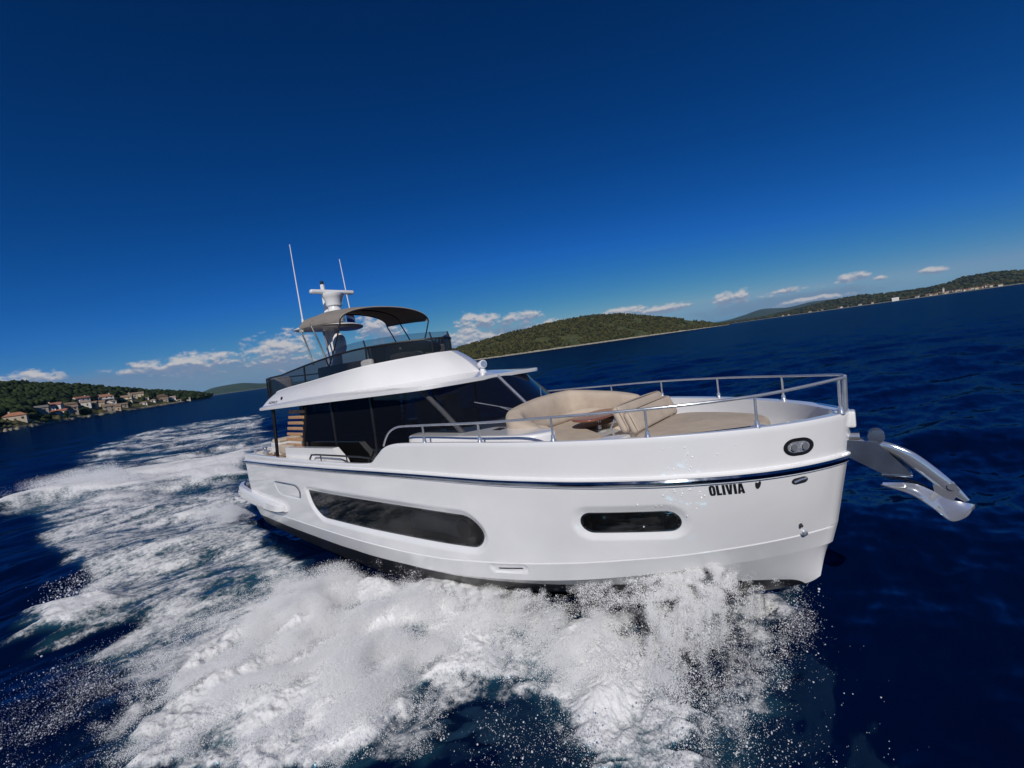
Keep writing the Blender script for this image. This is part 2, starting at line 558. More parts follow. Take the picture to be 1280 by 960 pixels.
def build_sea():
    cx, cy, cz = CAM
    view = math.atan2(0.769449, -0.634949)
    half = R(60)
    th = np.concatenate([np.linspace(view - half, view + half, 1150), np.linspace(view + half, view - half + 2 * math.pi, 92)[1:-1]])
    dep = np.concatenate([np.linspace(80, 52, 40)[:-1], np.arange(52, 6, -0.085), np.arange(6, 0.4, -0.06), np.geomspace(0.4, 0.0065, 45)])
    rad = cz / np.tan(np.radians(dep))
    nr, nt = len(rad), len(th)
    X = cx + rad[:, None] * np.cos(th)[None]; Y = cy + rad[:, None] * np.sin(th)[None]
    Z = np.zeros_like(X)
    dr = np.gradient(rad)[:, None]
    g = np.random.default_rng(3)
    wind = R(150)
    for i in range(70):
        lam = 0.35 * (40 ** (g.random() ** 0.9))
        a = 0.0066 * lam ** 0.90 * (0.5 + g.random()) * 0.62
        ang = wind + g.normal(0, 0.55)
        k = 2 * math.pi / lam
        fade = np.clip((lam / 2.5 - dr) / (lam / 5), 0, 1) * np.clip(1.6 - rad[:, None] / 260, 0, 1)
        ph = g.random() * 6.28
        arg = k * (X * math.cos(ang) + Y * math.sin(ang)) + ph + 1.2 * np.sin(k * .13 * (-X * math.sin(ang) + Y * math.cos(ang)) + ph * 3)
        if fade.max() > 0:
            s = np.sin(arg)
            Z += fade * a * (s - 0.35 * (1 - s * s))
    env = np.zeros_like(X); cov = np.zeros_like(X); nearm = np.zeros_like(X)
    sel = (np.hypot(X + 0, Y) < 110) & (rad[:, None] < 125)
    e, c, h, nm = foam_field(X[sel], Y[sel])
    env[sel] = e; cov[sel] = c; nearm[sel] = nm
    Z[sel] += h
    # keep the water out of the boat: press it down under the hull
    inb = (X > -1.2) & (X < 14.9) & (np.abs(Y) < np.interp(X, [-1.2, 9, 12, 14, 14.9], [1.95, 1.95, 1.5, .7, .1]))
    Z[inb] = np.minimum(Z[inb], -0.12) - 0.25
    nv = nr * nt
    me = bpy.data.meshes.new('sea')
    me.vertices.add(nv)
    me.vertices.foreach_set('co', np.stack([X, Y, Z], 2).astype(np.float32).ravel())
    i = np.arange(nr - 1)[:, None] * nt; j = np.arange(nt)[None]
    a = i + j; b = i + (j + 1) % nt
    q = np.stack([a, a + nt, b + nt, b], 2).reshape(-1, 4)
    nf = len(q)
    me.loops.add(nf * 4); me.loops.foreach_set('vertex_index', q.astype(np.int32).ravel())
    me.polygons.add(nf)
    me.polygons.foreach_set('loop_start', np.arange(nf, dtype=np.int32) * 4)
    me.polygons.foreach_set('use_smooth', np.ones(nf, bool))
    for nm_, arr in (('foam', cov), ('aerated', env), ('spray_zone', nearm)):
        at = me.attributes.new(nm_, 'FLOAT', 'POINT')
        at.data.foreach_set('value', arr.astype(np.float32).ravel())
    me.update(); me.validate()
    m = bpy.data.materials.new('sea_water'); m.use_nodes = True
    bb = NB(m.node_tree); p = bb.n['Principled BSDF']
    tc = bb.new('ShaderNodeNewGeometry').outputs['Position']
    fo = bb.new('ShaderNodeAttribute', attribute_name='foam').outputs['Fac']
    ae = bb.new('ShaderNodeAttribute', attribute_name='aerated').outputs['Fac']
    st = bb.scalev(tc, (1.0, 1.0, 1.0))
    fine = bb.noise(st, 9.0, 6, 0.7)
    fine2 = bb.noise(st, 34.0, 3, 0.6)
    f = bb.math('ADD', fo, bb.math('ADD', bb.math('MULTIPLY', bb.math('SUBTRACT', fine, .5), .9), bb.math('MULTIPLY', bb.math('SUBTRACT', fine2, .5), .35)))
    ff = bb.sstep(f, 0.36, 0.86)
    ff = bb.math('MULTIPLY', ff, bb.sstep(ae, 0.03, 0.25))
    deep = (0.0002, 0.0036, 0.023, 1)
    wcol = bb.mix(bb.sstep(ae, 0.15, 0.8), deep, (0.016, 0.072, 0.105, 1))
    col = bb.mix(ff, wcol, (0.70, 0.71, 0.73, 1))
    for l_ in list(p.outputs[0].links): bb.l.remove(l_)
    p = bb.new('ShaderNodeBsdfDiffuse')
    bb.l.new(col, p.inputs['Color'])
    gl = bb.new('ShaderNodeBsdfGlossy')
    gl.inputs['Color'].default_value = (.22, .62, 1, 1)
    gl.inputs['Roughness'].default_value = .13
    # wave slopes at three scales, added straight to the surface normal
    ang = bb.new('ShaderNodeMapping'); bb.l.new(tc, ang.inputs['Vector'])
    ang.inputs['Rotation'].default_value = (0, 0, R(-150)); ang.inputs['Scale'].default_value = (1.0, 0.36, 1.0)
    tot = None
    for sc_w, amp in ((0.55, 0.17), (2.6, 0.28), (11.0, 0.18)):
        nt_ = bb.new('ShaderNodeTexNoise'); bb.l.new(ang.outputs[0], nt_.inputs['Vector'])
        nt_.inputs['Scale'].default_value = sc_w; nt_.inputs['Detail'].default_value = 2; nt_.inputs['Roughness'].default_value = .6
        v = bb.new('ShaderNodeVectorMath', operation='SUBTRACT'); bb.l.new(nt_.outputs['Color'], v.inputs[0]); v.inputs[1].default_value = (.5, .5, .5)
        v2 = bb.new('ShaderNodeVectorMath', operation='MULTIPLY'); bb.l.new(v.outputs[0], v2.inputs[0]); v2.inputs[1].default_value = (amp, amp, 0)
        if tot is None:
            tot = v2.outputs[0]
        else:
            t_ = bb.new('ShaderNodeVectorMath', operation='ADD'); bb.l.new(tot, t_.inputs[0]); bb.l.new(v2.outputs[0], t_.inputs[1]); tot = t_.outputs[0]
    gn = bb.new('ShaderNodeNewGeometry').outputs['Normal']
    t_ = bb.new('ShaderNodeVectorMath', operation='ADD'); bb.l.new(tot, t_.inputs[0]); bb.l.new(gn, t_.inputs[1])
    t2 = bb.new('ShaderNodeVectorMath', operation='NORMALIZE'); bb.l.new(t_.outputs[0], t2.inputs[0])
    nb = bb.bump(bb.math('MULTIPLY', fine, ff), 0.35, 0.12, t2.outputs[0])
    bb.l.new(nb, p.inputs['Normal']); bb.l.new(t2.outputs[0], gl.inputs['Normal'])
    fr = bb.new('ShaderNodeFresnel'); fr.inputs[0].default_value = 1.333; bb.l.new(t2.outputs[0], fr.inputs['Normal'])
    fac = bb.math('MULTIPLY', bb.math('MINIMUM', fr.outputs[0], 0.17), bb.math('SUBTRACT', 1.0, ff))
    ms = bb.new('ShaderNodeMixShader'); bb.l.new(fac, ms.inputs[0]); bb.l.new(p.outputs[0], ms.inputs[1]); bb.l.new(gl.outputs[0], ms.inputs[2])
    bb.l.new(ms.outputs[0], bb.n['Material Output'].inputs[0])
    me.materials.append(m)
    o = bpy.data.objects.new('sea', me); COL.objects.link(o)
    tag(o, kind='structure')
    return o


build_sea()
# ------------------------------------------------------------------ the yacht (boat frame: x forward, y port, z up)
yacht = bpy.data.objects.new('motor_yacht', None)
COL.objects.link(yacht)
yacht.matrix_world = Matrix.Translation((0, 0, 0.45)) @ W.to_4x4()
tag(yacht, 'large white motor yacht with flybridge and grey bimini, speeding through its own spray', 'yacht')

BX = [-1, 0, 1, 4, 8, 10, 11.43, 12.68, 13.93, 14.6, 15.11, 15.5, 15.75, 15.93, 16.02, 16.05]
BY = [2.1, 2.17, 2.25, 2.41, 2.5, 2.5, 2.45, 2.27, 1.89, 1.56, 1.23, .88, .58, .31, .13, 0]
KN = ([0, 9, 12, 14, 15.2, 15.8], [.955, .95, .91, .83, .74, .68])
CH = ([0, 9, 12, 14, 15.2, 15.7], [.915, .90, .83, .70, .57, .5])


def lev_y(x, xe, K=None):
    y = pchip(BX, BY, np.asarray(x) * 16.05 / xe)
    return y * pchip(*K, x) if K else y


XE = dict(top=16.04, rub=15.96, kn=15.78, ch=15.70)


def z_top(x): return pchip([0, .9, 4, 6.86, 8.2, 8.46, 8.75, 9.0, 9.33, 11.7, 16.1], [1.93, 1.95, 2.0, 2.06, 2.12, 2.27, 2.45, 2.525, 2.565, 2.62, 2.615], x)
def z_rub(x): return pchip([0, .97, 6, 8.7, 10.5, 13.4, 16], [1.69, 1.72, 1.88, 1.965, 2.005, 2.02, 2.015], x)
def z_kn(x): return pchip([0, 2.9, 6.3, 8.5, 9.9, 11.2, 13.1, 14.1, 15, 15.8], [.2, .24, .27, .32, .41, .55, .76, .86, .96, 1.04], x)
def z_ch(x): return pchip([0, 2, 6.8, 9.9, 11.5, 12.2, 13.6, 15.1, 15.7], [-.12, -.10, -.10, .04, .19, .27, .45, .65, .74], x)
def z_keel(x): return pchip([0, 8, 12, 13.5, 14.5, 15.15, 15.51, 15.62, 15.70], [-.62, -.8, -.72, -.52, -.3, -.06, .18, .45, .74], x)


def hull_y(x, z):
    """half beam of the topsides at (x, z)"""
    x = np.asarray(x, float); z = np.asarray(z, float)
    zt, zr, zk = z_top(x), z_rub(x), z_kn(x)
    yt, yr, yk, yc = lev_y(x, XE['top']), lev_y(x, XE['rub']), lev_y(x, XE['kn'], KN), lev_y(x, XE['ch'], CH)
    a = yr + (yt - yr) * (z - zr) / np.maximum(zt - zr, .05)
    b = yk + (yr - yk) * (z - zk) / (zr - zk) + 0.03 * np.sin(np.clip((z - zk) / (zr - zk), 0, 1) * math.pi)
    zc = z_ch(x)
    c = yc + (yk - yc) * (z - zc) / np.maximum(zk - zc, .05)
    return np.where(z > zr, a, np.where(z > zk, b, c))


def outline(pts, n=120):
    """dense closed outline with rounded corners from control points (Chaikin)"""
    P = np.asarray(pts, float)
    for _ in range(4):
        Q = np.roll(P, -1, 0)
        P = np.stack([P * .75 + Q * .25, P * .25 + Q * .75], 1).reshape(-1, P.shape[1])
    return P


def round_poly(pts, n=8):
    """polygon corners (x, z, radius) rounded off"""
    P = [np.array(p[:2], float) for p in pts]; out = []
    for i, p in enumerate(P):
        a = P[i - 1] - p; b = P[(i + 1) % len(P)] - p
        la, lb = np.linalg.norm(a), np.linalg.norm(b)
        d = min(pts[i][2], la * .49, lb * .49)
        q0 = p + a / la * d; q1 = p + b / lb * d
        for k in range(n + 1):
            t = k / n
            out.append(q0 * (1 - t) ** 2 + p * 2 * t * (1 - t) + q1 * t * t)
    return np.array(out)


def stadium(x0, x1, z0, z1, rise=0.0, n=14):
    r = (z1 - z0) / 2; zc = (z0 + z1) / 2
    o = []
    for cx, a0 in ((x1 - r, -90), (x0 + r, 90)):
        for k in range(n + 1):
            a = R(a0 + 180 * k / n)
            o.append((cx + r * math.cos(a), zc + rise * (cx - (x0 + x1) / 2) + r * math.sin(a)))
    return np.array(o)


WIN_LONG = round_poly([(5.02, 1.24, .05), (5.12, .86, .3), (5.50, .57, .25), (7.8, .62, .8), (10.2, .71, .8), (10.92, .74, .25), (11.13, 1.04, .25), (10.85, 1.335, .3), (9.6, 1.325, .8), (7.0, 1.275, .8)])
WIN_OVAL = stadium(12.84, 14.14, 1.225, 1.555, 0.02)
WIN_OVAL_OUT = stadium(12.68, 14.24, 1.12, 1.60, 0.02)
HATCH = round_poly([(2.90, 1.27, .06), (3.02, 1.02, .12), (3.30, .93, .12), (4.50, .95, .08), (4.60, 1.18, .12), (4.36, 1.30, .12)])
VENT = stadium(11.05, 11.75, 0.36, 0.50, 0.14)
RECESS = 0.055


def hull_relief(x, z):
    """inward offset of the topsides: window recesses, hatch seam, knuckle groove"""
    d = np.zeros_like(x)
    a = sdf_poly(x, z, WIN_LONG)
    d = np.maximum(d, RECESS * np.clip(1 - a / 0.11, 0, 1))
    b = sdf_poly(x, z, WIN_OVAL)
    d = np.maximum(d, RECESS * np.clip(1 - b / 0.115, 0, 1))
    h = np.abs(sdf_poly(x, z, HATCH))
    d = np.maximum(d, 0.02 * np.clip(1 - h / 0.028, 0, 1))
    v = sdf_poly(x, z, VENT)
    d = np.maximum(d, 0.03 * np.clip(1 - v / 0.03, 0, 1))
    return d


def build_hull():
    u = np.linspace(0, 1, 620)
    u = np.where(u < .8, u * 1.0, .8 + .2 * (1 - (1 - (u - .8) / .2) ** 1.6))
    x0 = 0.55
    rows = []

    def level(xe, K, zf, zend=None):
        x = x0 + (xe - x0) * u
        return np.stack([x, lev_y(x, xe, K), zf(x)], 1)
    top = level(XE['top'], None, z_top); rub = level(XE['rub'], None, z_rub); kn = level(XE['kn'], KN, z_kn); ch = level(XE['ch'], CH, z_ch)
    # inside of the bulwark
    xi = 15.84
    x = x0 + (xi - x0) * u
    inn = np.stack([x, lev_y(x, xi) * (1 - .05) - .02 * (1 - u), z_top(np.minimum(x + .05, 16)) - .004], 1)
    capo = inn.copy(); capo[:, 1] = np.maximum(inn[:, 1] + .0, 0)
    flo = inn.copy(); flo[:, 2] = np.where(x > 8.9, 2.12, 1.70); flo[:, 1] *= .99
    rows += [flo, inn]
    tin = top * .80 + inn * .20; tin[:, 2] = top[:, 2] + .012
    rows += [tin]
    tb = top.copy(); tb[:, 2] -= .02
    rows += [top + np.array([0, -.012, .008]) * np.minimum(top[:, 1:2] / .1, 1), tb]
    for k in range(1, 12):
        rows.append(tb + (rub - tb) * k / 11)
    nmid = 64
    for k in range(1, nmid + 1):
        t = k / nmid
        r = rub + (kn - rub) * t
        r[:, 1] += 0.03 * np.sin(t * math.pi) * np.minimum(r[:, 1] / .4, 1)
        rows.append(r)
    # knuckle: thin groove, then the lower strake
    g = kn + (ch - kn) * .035; g[:, 1] -= .012 * np.minimum(g[:, 1] / .2, 1)
    g2 = kn + (ch - kn) * .10; g2[:, 1] += .004 * np.minimum(g2[:, 1] / .2, 1)
    rows += [g, g2]
    for k in range(1, 11):
        rows.append(g2 + (ch - g2) * k / 10)
    V = []
    for r in rows:
        r = r.copy(); r[:, 1] = np.maximum(r[:, 1], 0)
        s = r.copy(); s[:, 1] *= -1
        V.append(np.concatenate([s, r[::-1][1:]]))
    A = np.array(V)                         # rows x cols x 3
    outer = np.zeros(len(rows), bool); outer[16:] = True
    o_ = slice(16, 16 + nmid - 1)
    bl = np.clip((15.55 - A[o_, :, 0]) / .25, 0, 1)
    A[o_, :, 1] = A[o_, :, 1] * (1 - bl) + np.sign(A[o_, :, 1]) * hull_y(A[o_, :, 0], A[o_, :, 2]) * bl
    off = hull_relief(A[..., 0], A[..., 2]) * outer[:, None]
    A[..., 1] -= np.sign(A[..., 1]) * np.minimum(off, np.abs(A[..., 1]))
    mb = MB().loft(A[::-1])
    F_ = np.array(mb.f); V_ = A[::-1].reshape(-1, 3)
    deep_ = (np.minimum(sdf_poly(V_[:, 0], V_[:, 2], WIN_LONG), sdf_poly(V_[:, 0], V_[:, 2], WIN_OVAL)) < -.012) & (V_[:, 2] > .3) & (V_[:, 2] < 1.7) & np.concatenate([[outer[::-1][i]] * A.shape[1] for i in range(len(outer))])
    keep_ = ~deep_[F_].all(1)
    mb.f = [tuple(q) for q in F_[keep_]]; mb.m = [0] * len(mb.f)
    o = mb.build('hull', 'gelcoat', yacht, angle=28)
    # ---- bottom below the chine: white down to the boot line, antifouling below it
    xc = x0 + (XE['ch'] - x0) * u
    zch = z_ch(xc); ych = lev_y(xc, XE['ch'], CH)
    zb = np.interp(xc, [0, 6, 9.9, 15.5], [-.14, -.12, .0, .17])
    full = np.interp(xc, [0, 8.5, 12.5, 15.7], [1, 1, .35, 0])     # how upright the bilge stands below the chine

    def bottom_row(t):
        xx = x0 + ((15.70 * (1 - t) + 15.52 * t) - x0) * u
        zk = np.minimum(z_keel(xx), zch)
        yy = ych * (np.clip(1 - t, 0, 1) ** np.where(u > .8, 1 - .25 * (u - .8) / .2, 1) * (1 - full) + full * np.where(t < .62, 1 - .10 * t, .938 * (np.clip(1 - t, 0, 1) / .38) ** .8))
        zz = zch + (zk - zch) * t
        r = np.stack([xx, yy, zz], 1); q = r.copy(); q[:, 1] *= -1
        return np.concatenate([q, r[::-1][1:]])
    tb = np.clip((zch - zb) / np.maximum(zch - np.minimum(z_keel(xc), zch - .01), .01), 0, 1)
    MB().loft([bottom_row(tb * k / 10) for k in range(11)][::-1]).build('bottom', 'gelcoat', yacht, angle=60)
    MB().loft([bottom_row(tb + (1 - tb) * k / 22) for k in range(23)][::-1]).build('antifouling', 'antifoul', yacht, angle=60)
    # ---- transom
    t0 = A[4:, 0]; t1 = A[4:, -1]
    mb = MB().loft([t0, t1])
    mb.build('transom', 'gelcoat', yacht, smooth=False)
    return o, inn


hull, INN = build_hull()


def side_path(n=400, xend=None, zfun=z_rub, level='rub', x0=0.55):
    u = np.linspace(0, 1, n); u = 1 - (1 - u) ** 1.5
    x = x0 + (XE[level] - x0) * u
    y = lev_y(x, XE[level])
    s = np.stack([x, -y, zfun(x)], 1); p = s[::-1][1:].copy(); p[:, 1] *= -1
    P = np.concatenate([s, p])
    d = np.gradient(P[:, :2], axis=0); d /= np.linalg.norm(d, axis=1)[:, None] + 1e-12
    N = np.stack([d[:, 1], -d[:, 0], 0 * d[:, 0]], 1)
    return P, N


def sweep(P, N, prof, name, material, parent, angle=30):
    rows = [P + N * o + np.array([0, 0, z]) for o, z in prof]
    mb = MB().loft(rows + [rows[0]])
    for e in (0, len(P) - 1):
        mb.f.append(tuple(k * len(P) + e for k in range(len(rows))))
        mb.m.append(0)
    return mb.build(name, material, parent, angle=angle)


P, N = side_path()
sweep(P, N, [(-.02, .075), (.035, .070), (.055, .055), (.055, .035), (.045, .03), (-.02, .03)], 'rub_ledge', 'gelcoat', hull)
sweep(P, N, [(-.02, .033), (.040, .032), (.058, .0), (.050, -.030), (.034, -.05), (-.02, -.05)], 'rubbing_strip', 'strip_steel', hull)
sweep(P, N, [(-.02, -.05), (.022, -.05), (.018, -.07), (-.02, -.078)], 'rub_base', 'gelcoat', hull)
# bow cap block over the anchor slot
MB().rbox((15.955, 0, 2.515), (.24, .22, .225), .03).build('bow_cap', 'gelcoat', hull)


def hull_patch(out, depth, name, material, parent, side=-1, rings=7, thick=0.0, spine=None):
    """a panel that follows the hull inside an (x, z) outline; depth > 0 lies inside the hull skin"""
    out = np.asarray(out, float)
    ns = [max(1, int(np.hypot(*(np.roll(out, -1, 0)[i] - out[i])) / .04)) for i in range(len(out))]
    out = np.concatenate([[out[i] + (out[(i + 1) % len(out)] - out[i]) * k / ns[i] for k in range(ns[i])] for i in range(len(out))])
    x0, x1 = out[:, 0].min(), out[:, 0].max(); h = (out[:, 1].max() - out[:, 1].min()) / 2
    rows = []
    seg = np.concatenate([out + (np.roll(out, -1, 0) - out) * t for t in np.linspace(0, 1, 40)[:-1]])
    zc = []
    for x in np.linspace(x0, x1, 12):
        q = seg[np.abs(seg[:, 0] - x) < (x1 - x0) * .06][:, 1]
        zc.append((q.max() + q.min()) / 2)
    sx = np.clip(out[:, 0], min(x0 + h, (x0 + x1) / 2), max(x1 - h, (x0 + x1) / 2))
    sz = np.interp(sx, np.linspace(x0, x1, 12), zc)
    for k in range(rings + 1):
        t = k / rings
        px = sx + (out[:, 0] - sx) * t; pz = sz + (out[:, 1] - sz) * t
        rows.append(np.stack([px, side * (hull_y(px, pz) - depth), pz], 1))
    if thick:
        r = rows[-1].copy(); r[:, 1] -= side * thick
        rows.append(r)
    if side < 0:
        rows = [r[::-1] for r in rows]
    return MB().loft([np.array(r) for r in rows], closed=True).build(name, material, parent, angle=50)


def shrink(o, d):
    c = o.mean(0); v = o - c
    s = np.array([1 - 2 * d / np.ptp(o[:, 0]), 1 - 2 * d / np.ptp(o[:, 1])])
    return c + v * s


for side in (-1, 1):
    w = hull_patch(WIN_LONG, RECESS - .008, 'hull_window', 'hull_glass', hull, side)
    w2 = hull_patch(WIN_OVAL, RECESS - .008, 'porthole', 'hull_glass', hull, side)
    hr_ = MB(); ho_ = HATCH[np.r_[len(HATCH) - 22:len(HATCH), 0:2]]
    hr_.tube([(px_, side * (float(hull_y(px_, pz_)) + .004), pz_) for px_, pz_ in ho_], .014, 6)
    hr_.build('hatch_rim', 'strip_steel', hull)
    # rooms behind the glass: dark lining, berth cushions seen dimly through the long window
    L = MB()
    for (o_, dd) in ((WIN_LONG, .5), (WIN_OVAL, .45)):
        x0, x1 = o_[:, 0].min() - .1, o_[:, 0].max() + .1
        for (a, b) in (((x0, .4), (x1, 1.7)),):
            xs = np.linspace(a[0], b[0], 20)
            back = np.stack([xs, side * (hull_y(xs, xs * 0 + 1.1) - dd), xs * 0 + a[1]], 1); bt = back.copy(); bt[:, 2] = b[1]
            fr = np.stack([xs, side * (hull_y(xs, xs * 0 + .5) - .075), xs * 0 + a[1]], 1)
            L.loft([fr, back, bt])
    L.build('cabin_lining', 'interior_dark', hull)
    MB().rbox((9.6, side * 2.12, .92), (1.5, .16, .36), .1, rot=Matrix.Rotation(R(-1), 3, 'Y')).build('berth_cushion', 'interior_cream', hull)
    ring = MB().revolve([(.13, 0), (.17, .02), (.17, .05), (.13, .06)], (10.55, side * (2.33), 1.02), (0, 1, 0)).build('opening_port', 'dark_metal', hull)
    MB().tube([(13.0, side * 1.86, 1.26), (13.9, side * 1.58, 1.29)], .022).build('berth_rail', 'interior_cream', hull)
    # docking light in the bow bulwark
    lo = stadium(15.345, 15.64, 2.19, 2.425, -.04)
    hl = hull_patch(lo, -.010, 'docking_light', 'black_plastic', hull, side, thick=.05)
    li = stadium(15.385, 15.60, 2.235, 2.38, -.04)
    hull_patch(li, -.013, 'light_lens', 'lens', hl, side)
    for xx in (15.44, 15.545):
        MB().revolve([(.005, 0), (.03, .006), (.04, .02), (.046, .022)], (xx, side * (float(hull_y(xx, 2.30)) + .012), 2.308 - .04 * (xx - 15.49)), (.8, side * .6, 0), 14).build('lamp_reflector', 'steel_polished', hl)
    # hawse fitting, small emblem plate, drain fittings near the stem
    hw = hull_patch(stadium(15.385, 15.545, 1.795, 1.885, .1), -.008, 'hawse_plate', 'dark_metal', hull, side, thick=.03)
    MB().tube([(15.41, side * float(hull_y(15.41, 1.83) + .012), 1.825), (15.47, side * float(hull_y(15.47, 1.85) + .016), 1.85), (15.53, side * float(hull_y(15.53, 1.85) + .012), 1.858)], .014).build('hawse_bar', 'steel_polished', hw)
    em = np.array([(15.015, 1.84), (15.035, 1.80), (15.065, 1.83), (15.085, 1.90), (15.07, 1.925), (15.045, 1.885), (15.025, 1.92)])
    hull_patch(outline(em)[::4], -.006, 'leaf_emblem', 'dark_metal', hull, side, thick=.01)
    for (fx, fz, r) in ((15.40, 1.155, .026), (15.42, 1.02, .05)):
        y = float(hull_y(fx, fz))
        MB().revolve([(r * .35, .05), (r * .8, .035), (r, .0), (r * .9, -.02)], (fx, side * y, fz), (.5, side * .85, -.2), 14).build('drain_fitting', 'steel_polished' if r > .03 else 'dark_metal', hull)
    y = float(hull_y(2.6, .62))
    MB().revolve([(.02, .03), (.03, .0), (.03, -.02)], (2.75, side * y, .92), (0, side, 0), 10).build('exhaust_outlet', 'dark_metal', hull)
    hull_patch(stadium(11.17, 11.66, .405, .435, .14), .026, 'vent_slot', 'black_plastic', hull, side)


def hull_text(body, x0, x1, z0, z1, name, material, parent, side=-1, bold=0.012, yfun=None):
    c = bpy.data.curves.new(name, 'FONT')
    c.body = body; c.offset = bold; c.space_character = 1.02; c.resolution_u = 6
    o = bpy.data.objects.new(name, c); COL.objects.link(o)
    dg = bpy.context.evaluated_depsgraph_get(); dg.update()
    me = bpy.data.meshes.new_from_object(o.evaluated_get(dg))
    bpy.data.objects.remove(o)
    v = np.zeros(len(me.vertices) * 3); me.vertices.foreach_get('co', v); v = v.reshape(-1, 3)
    F = [tuple(p.vertices) for p in me.polygons]
    bm = bmesh.new(); bm.from_mesh(me)
    bmesh.ops.subdivide_edges(bm, edges=[e for e in bm.edges if e.calc_length() > .25], cuts=2, use_grid_fill=False)
    bmesh.ops.triangulate(bm, faces=bm.faces[:])
    v = np.array([p.co[:] for p in bm.verts]); F = [tuple(q.index for q in p.verts) for p in bm.faces]
    bm.free()
    mn, mx = v.min(0), v.max(0)
    a = (v[:, 0] - mn[0]) / (mx[0] - mn[0]); h = (v[:, 1] - mn[1]) / (mx[1] - mn[1])
    if side > 0: a = 1 - a
    x = x0 + (x1 - x0) * a; z = z0 + (z1 - z0) * h
    f = yfun or (lambda x, z: hull_y(x, z) + .004)
    return mesh_obj(name, np.stack([x, side * f(x, z), z], 1), F, material, parent, smooth=False)


def block_letters(word, x0, x1, z0, z1, name, material, parent, side):
    """heavy condensed capitals laid on the hull skin"""
    W_ = dict(O=.62, L=.50, I=.27, V=.66, A=.66)
    mb = MB(); X = 0.0
    tot = sum(W_[c] for c in word) + .07 * (len(word) - 1)

    def put(px, pz):
        a = (X + px) / tot
        if side > 0: a = 1 - a
        x = x0 + (x1 - x0) * a; z = z0 + (z1 - z0) * pz
        return (x, side * (float(hull_y(x, z)) + .004), z)
    for c in word:
        w = W_[c]
        polys = []
        if c == 'I': polys = [[(0, 0), (w, 0), (w, 1), (0, 1)]]
        elif c == 'L': polys = [[(0, 0), (.27, 0), (.27, 1), (0, 1)], [(.27, 0), (w, 0), (w, .2), (.27, .2)]]
        elif c == 'V':
            l = [(0, 1), (.17, 0), (.33, 0), (.33, .34), (.26, 1)]
            polys = [l, [(w - p, q) for p, q in l]]
        elif c == 'A':
            l = [(0, 0), (.24, 0), (.265, .17), (.33, .17), (.33, .34), (.285, .34), (.33, .72), (.33, 1), (.165, 1)]
            polys = [l, [(w - p, q) for p, q in l]]
        elif c == 'O':
            o_ = [(w / 2 + w / 2 * math.copysign(abs(math.cos(t)) ** .55, math.cos(t)), .5 + .51 * math.copysign(abs(math.sin(t)) ** .6, math.sin(t))) for t in np.linspace(0, 6.2832, 33)[:-1]]
            i_ = [(w / 2 + .055 * math.copysign(abs(math.cos(t)) ** .6, math.cos(t)), .5 + .33 * math.copysign(abs(math.sin(t)) ** .6, math.sin(t))) for t in np.linspace(0, 6.2832, 33)[:-1]]
            polys = [[o_[k], o_[(k + 1) % 32], i_[(k + 1) % 32], i_[k]] for k in range(32)]
        for q in polys:
            mb.add([put(*p) for p in q], [tuple(range(len(q)))])
        X += w + .07
    return mb.build(name, material, parent, smooth=False)


for side in (-1, 1):
    block_letters('OLIVIA', 14.53, 14.905, 1.768, 1.915, 'name_lettering', 'lettering_black', hull, side)
# bright beads added on the flared bow to stand in for sun glints
g_ = np.random.default_rng(8)
mb = MB()
for k in range(110):
    x = g_.normal(14.42, .30); z = g_.normal(1.98, .24)
    if abs(z - 2.015) < .11 or z > 2.55 or (14.48 < x < 14.97 and z < 2): continue
    r = g_.uniform(.004, .010)
    y = -(float(hull_y(x, z)) + r * .2)
    mb.rbox((x, y, z), (2 * r, 2 * r, 2 * r * g_.uniform(1, 1.6)), r * .99, 2)
mat('glint_bead', (.85, .86, .87), .10, spec=1.0, var=.03)
bd = mb.build('glint_beads', 'glint_bead', hull); bd['kind'] = 'stuff'

# decks
mb = MB()
s = INN[INN[:, 0] > 8.8]
mb.loft([np.stack([s[:, 0], -s[:, 1] * .995, 0 * s[:, 0] + 2.15], 1), np.stack([s[:, 0], s[:, 1] * .995, 0 * s[:, 0] + 2.15], 1)])
mb.build('foredeck', 'gelcoat_deck', yacht, smooth=False)
mb = MB()
s = INN[INN[:, 0] < 9.0]
mb.loft([np.stack([s[:, 0], -s[:, 1] * .995, 0 * s[:, 0] + 1.78], 1), np.stack([s[:, 0], s[:, 1] * .995, 0 * s[:, 0] + 1.78], 1)])
mb.build('side_deck', 'teak_deck', yacht, smooth=False)
MB().rbox((8.95, 0, 1.98), (.05, 4.6, .4), .01).build('deck_step', 'gelcoat_deck', yacht)

# swim platform with its side fairings
mb = MB().rbox((-.2, 0, .47), (1.6, 4.2, .22), .06)
for sd in (-1, 1):
    pl = curve3([(-.95, 1.95, .56), (-.4, 2.18, .56), (.7, 2.29, .52), (2.0, 2.38, .48), (3.0, 2.43, .50), (3.35, 2.36, .52)], 30)
    rows = []
    for dy, dz in ((-.12, .20), (.0, .20), (.045, .14), (.05, -.10), (.0, -.17), (-.12, -.17)):
        r = pl.copy(); r[:, 1] += dy; r[:, 2] += dz * np.interp(r[:, 0], [-.9, 2.6, 3.35], [1.25, .8, .55]); r[:, 1] *= sd
        rows.append(r)
    mb.loft(rows + [rows[0]])
    mb.f.append(tuple(len(mb.v) - 30 * 7 + k * 30 + 29 for k in range(6)) if sd > 0 else tuple(len(mb.v) - 30 * 7 + k * 30 + 29 for k in range(6))[::-1]); mb.m.append(0)
plat = mb.build('swim_platform', 'gelcoat', yacht, angle=40)
MB().rbox((-.15, 0, .60), (1.45, 3.9, .03), .01).build('platform_deck', 'teak_deck', plat)

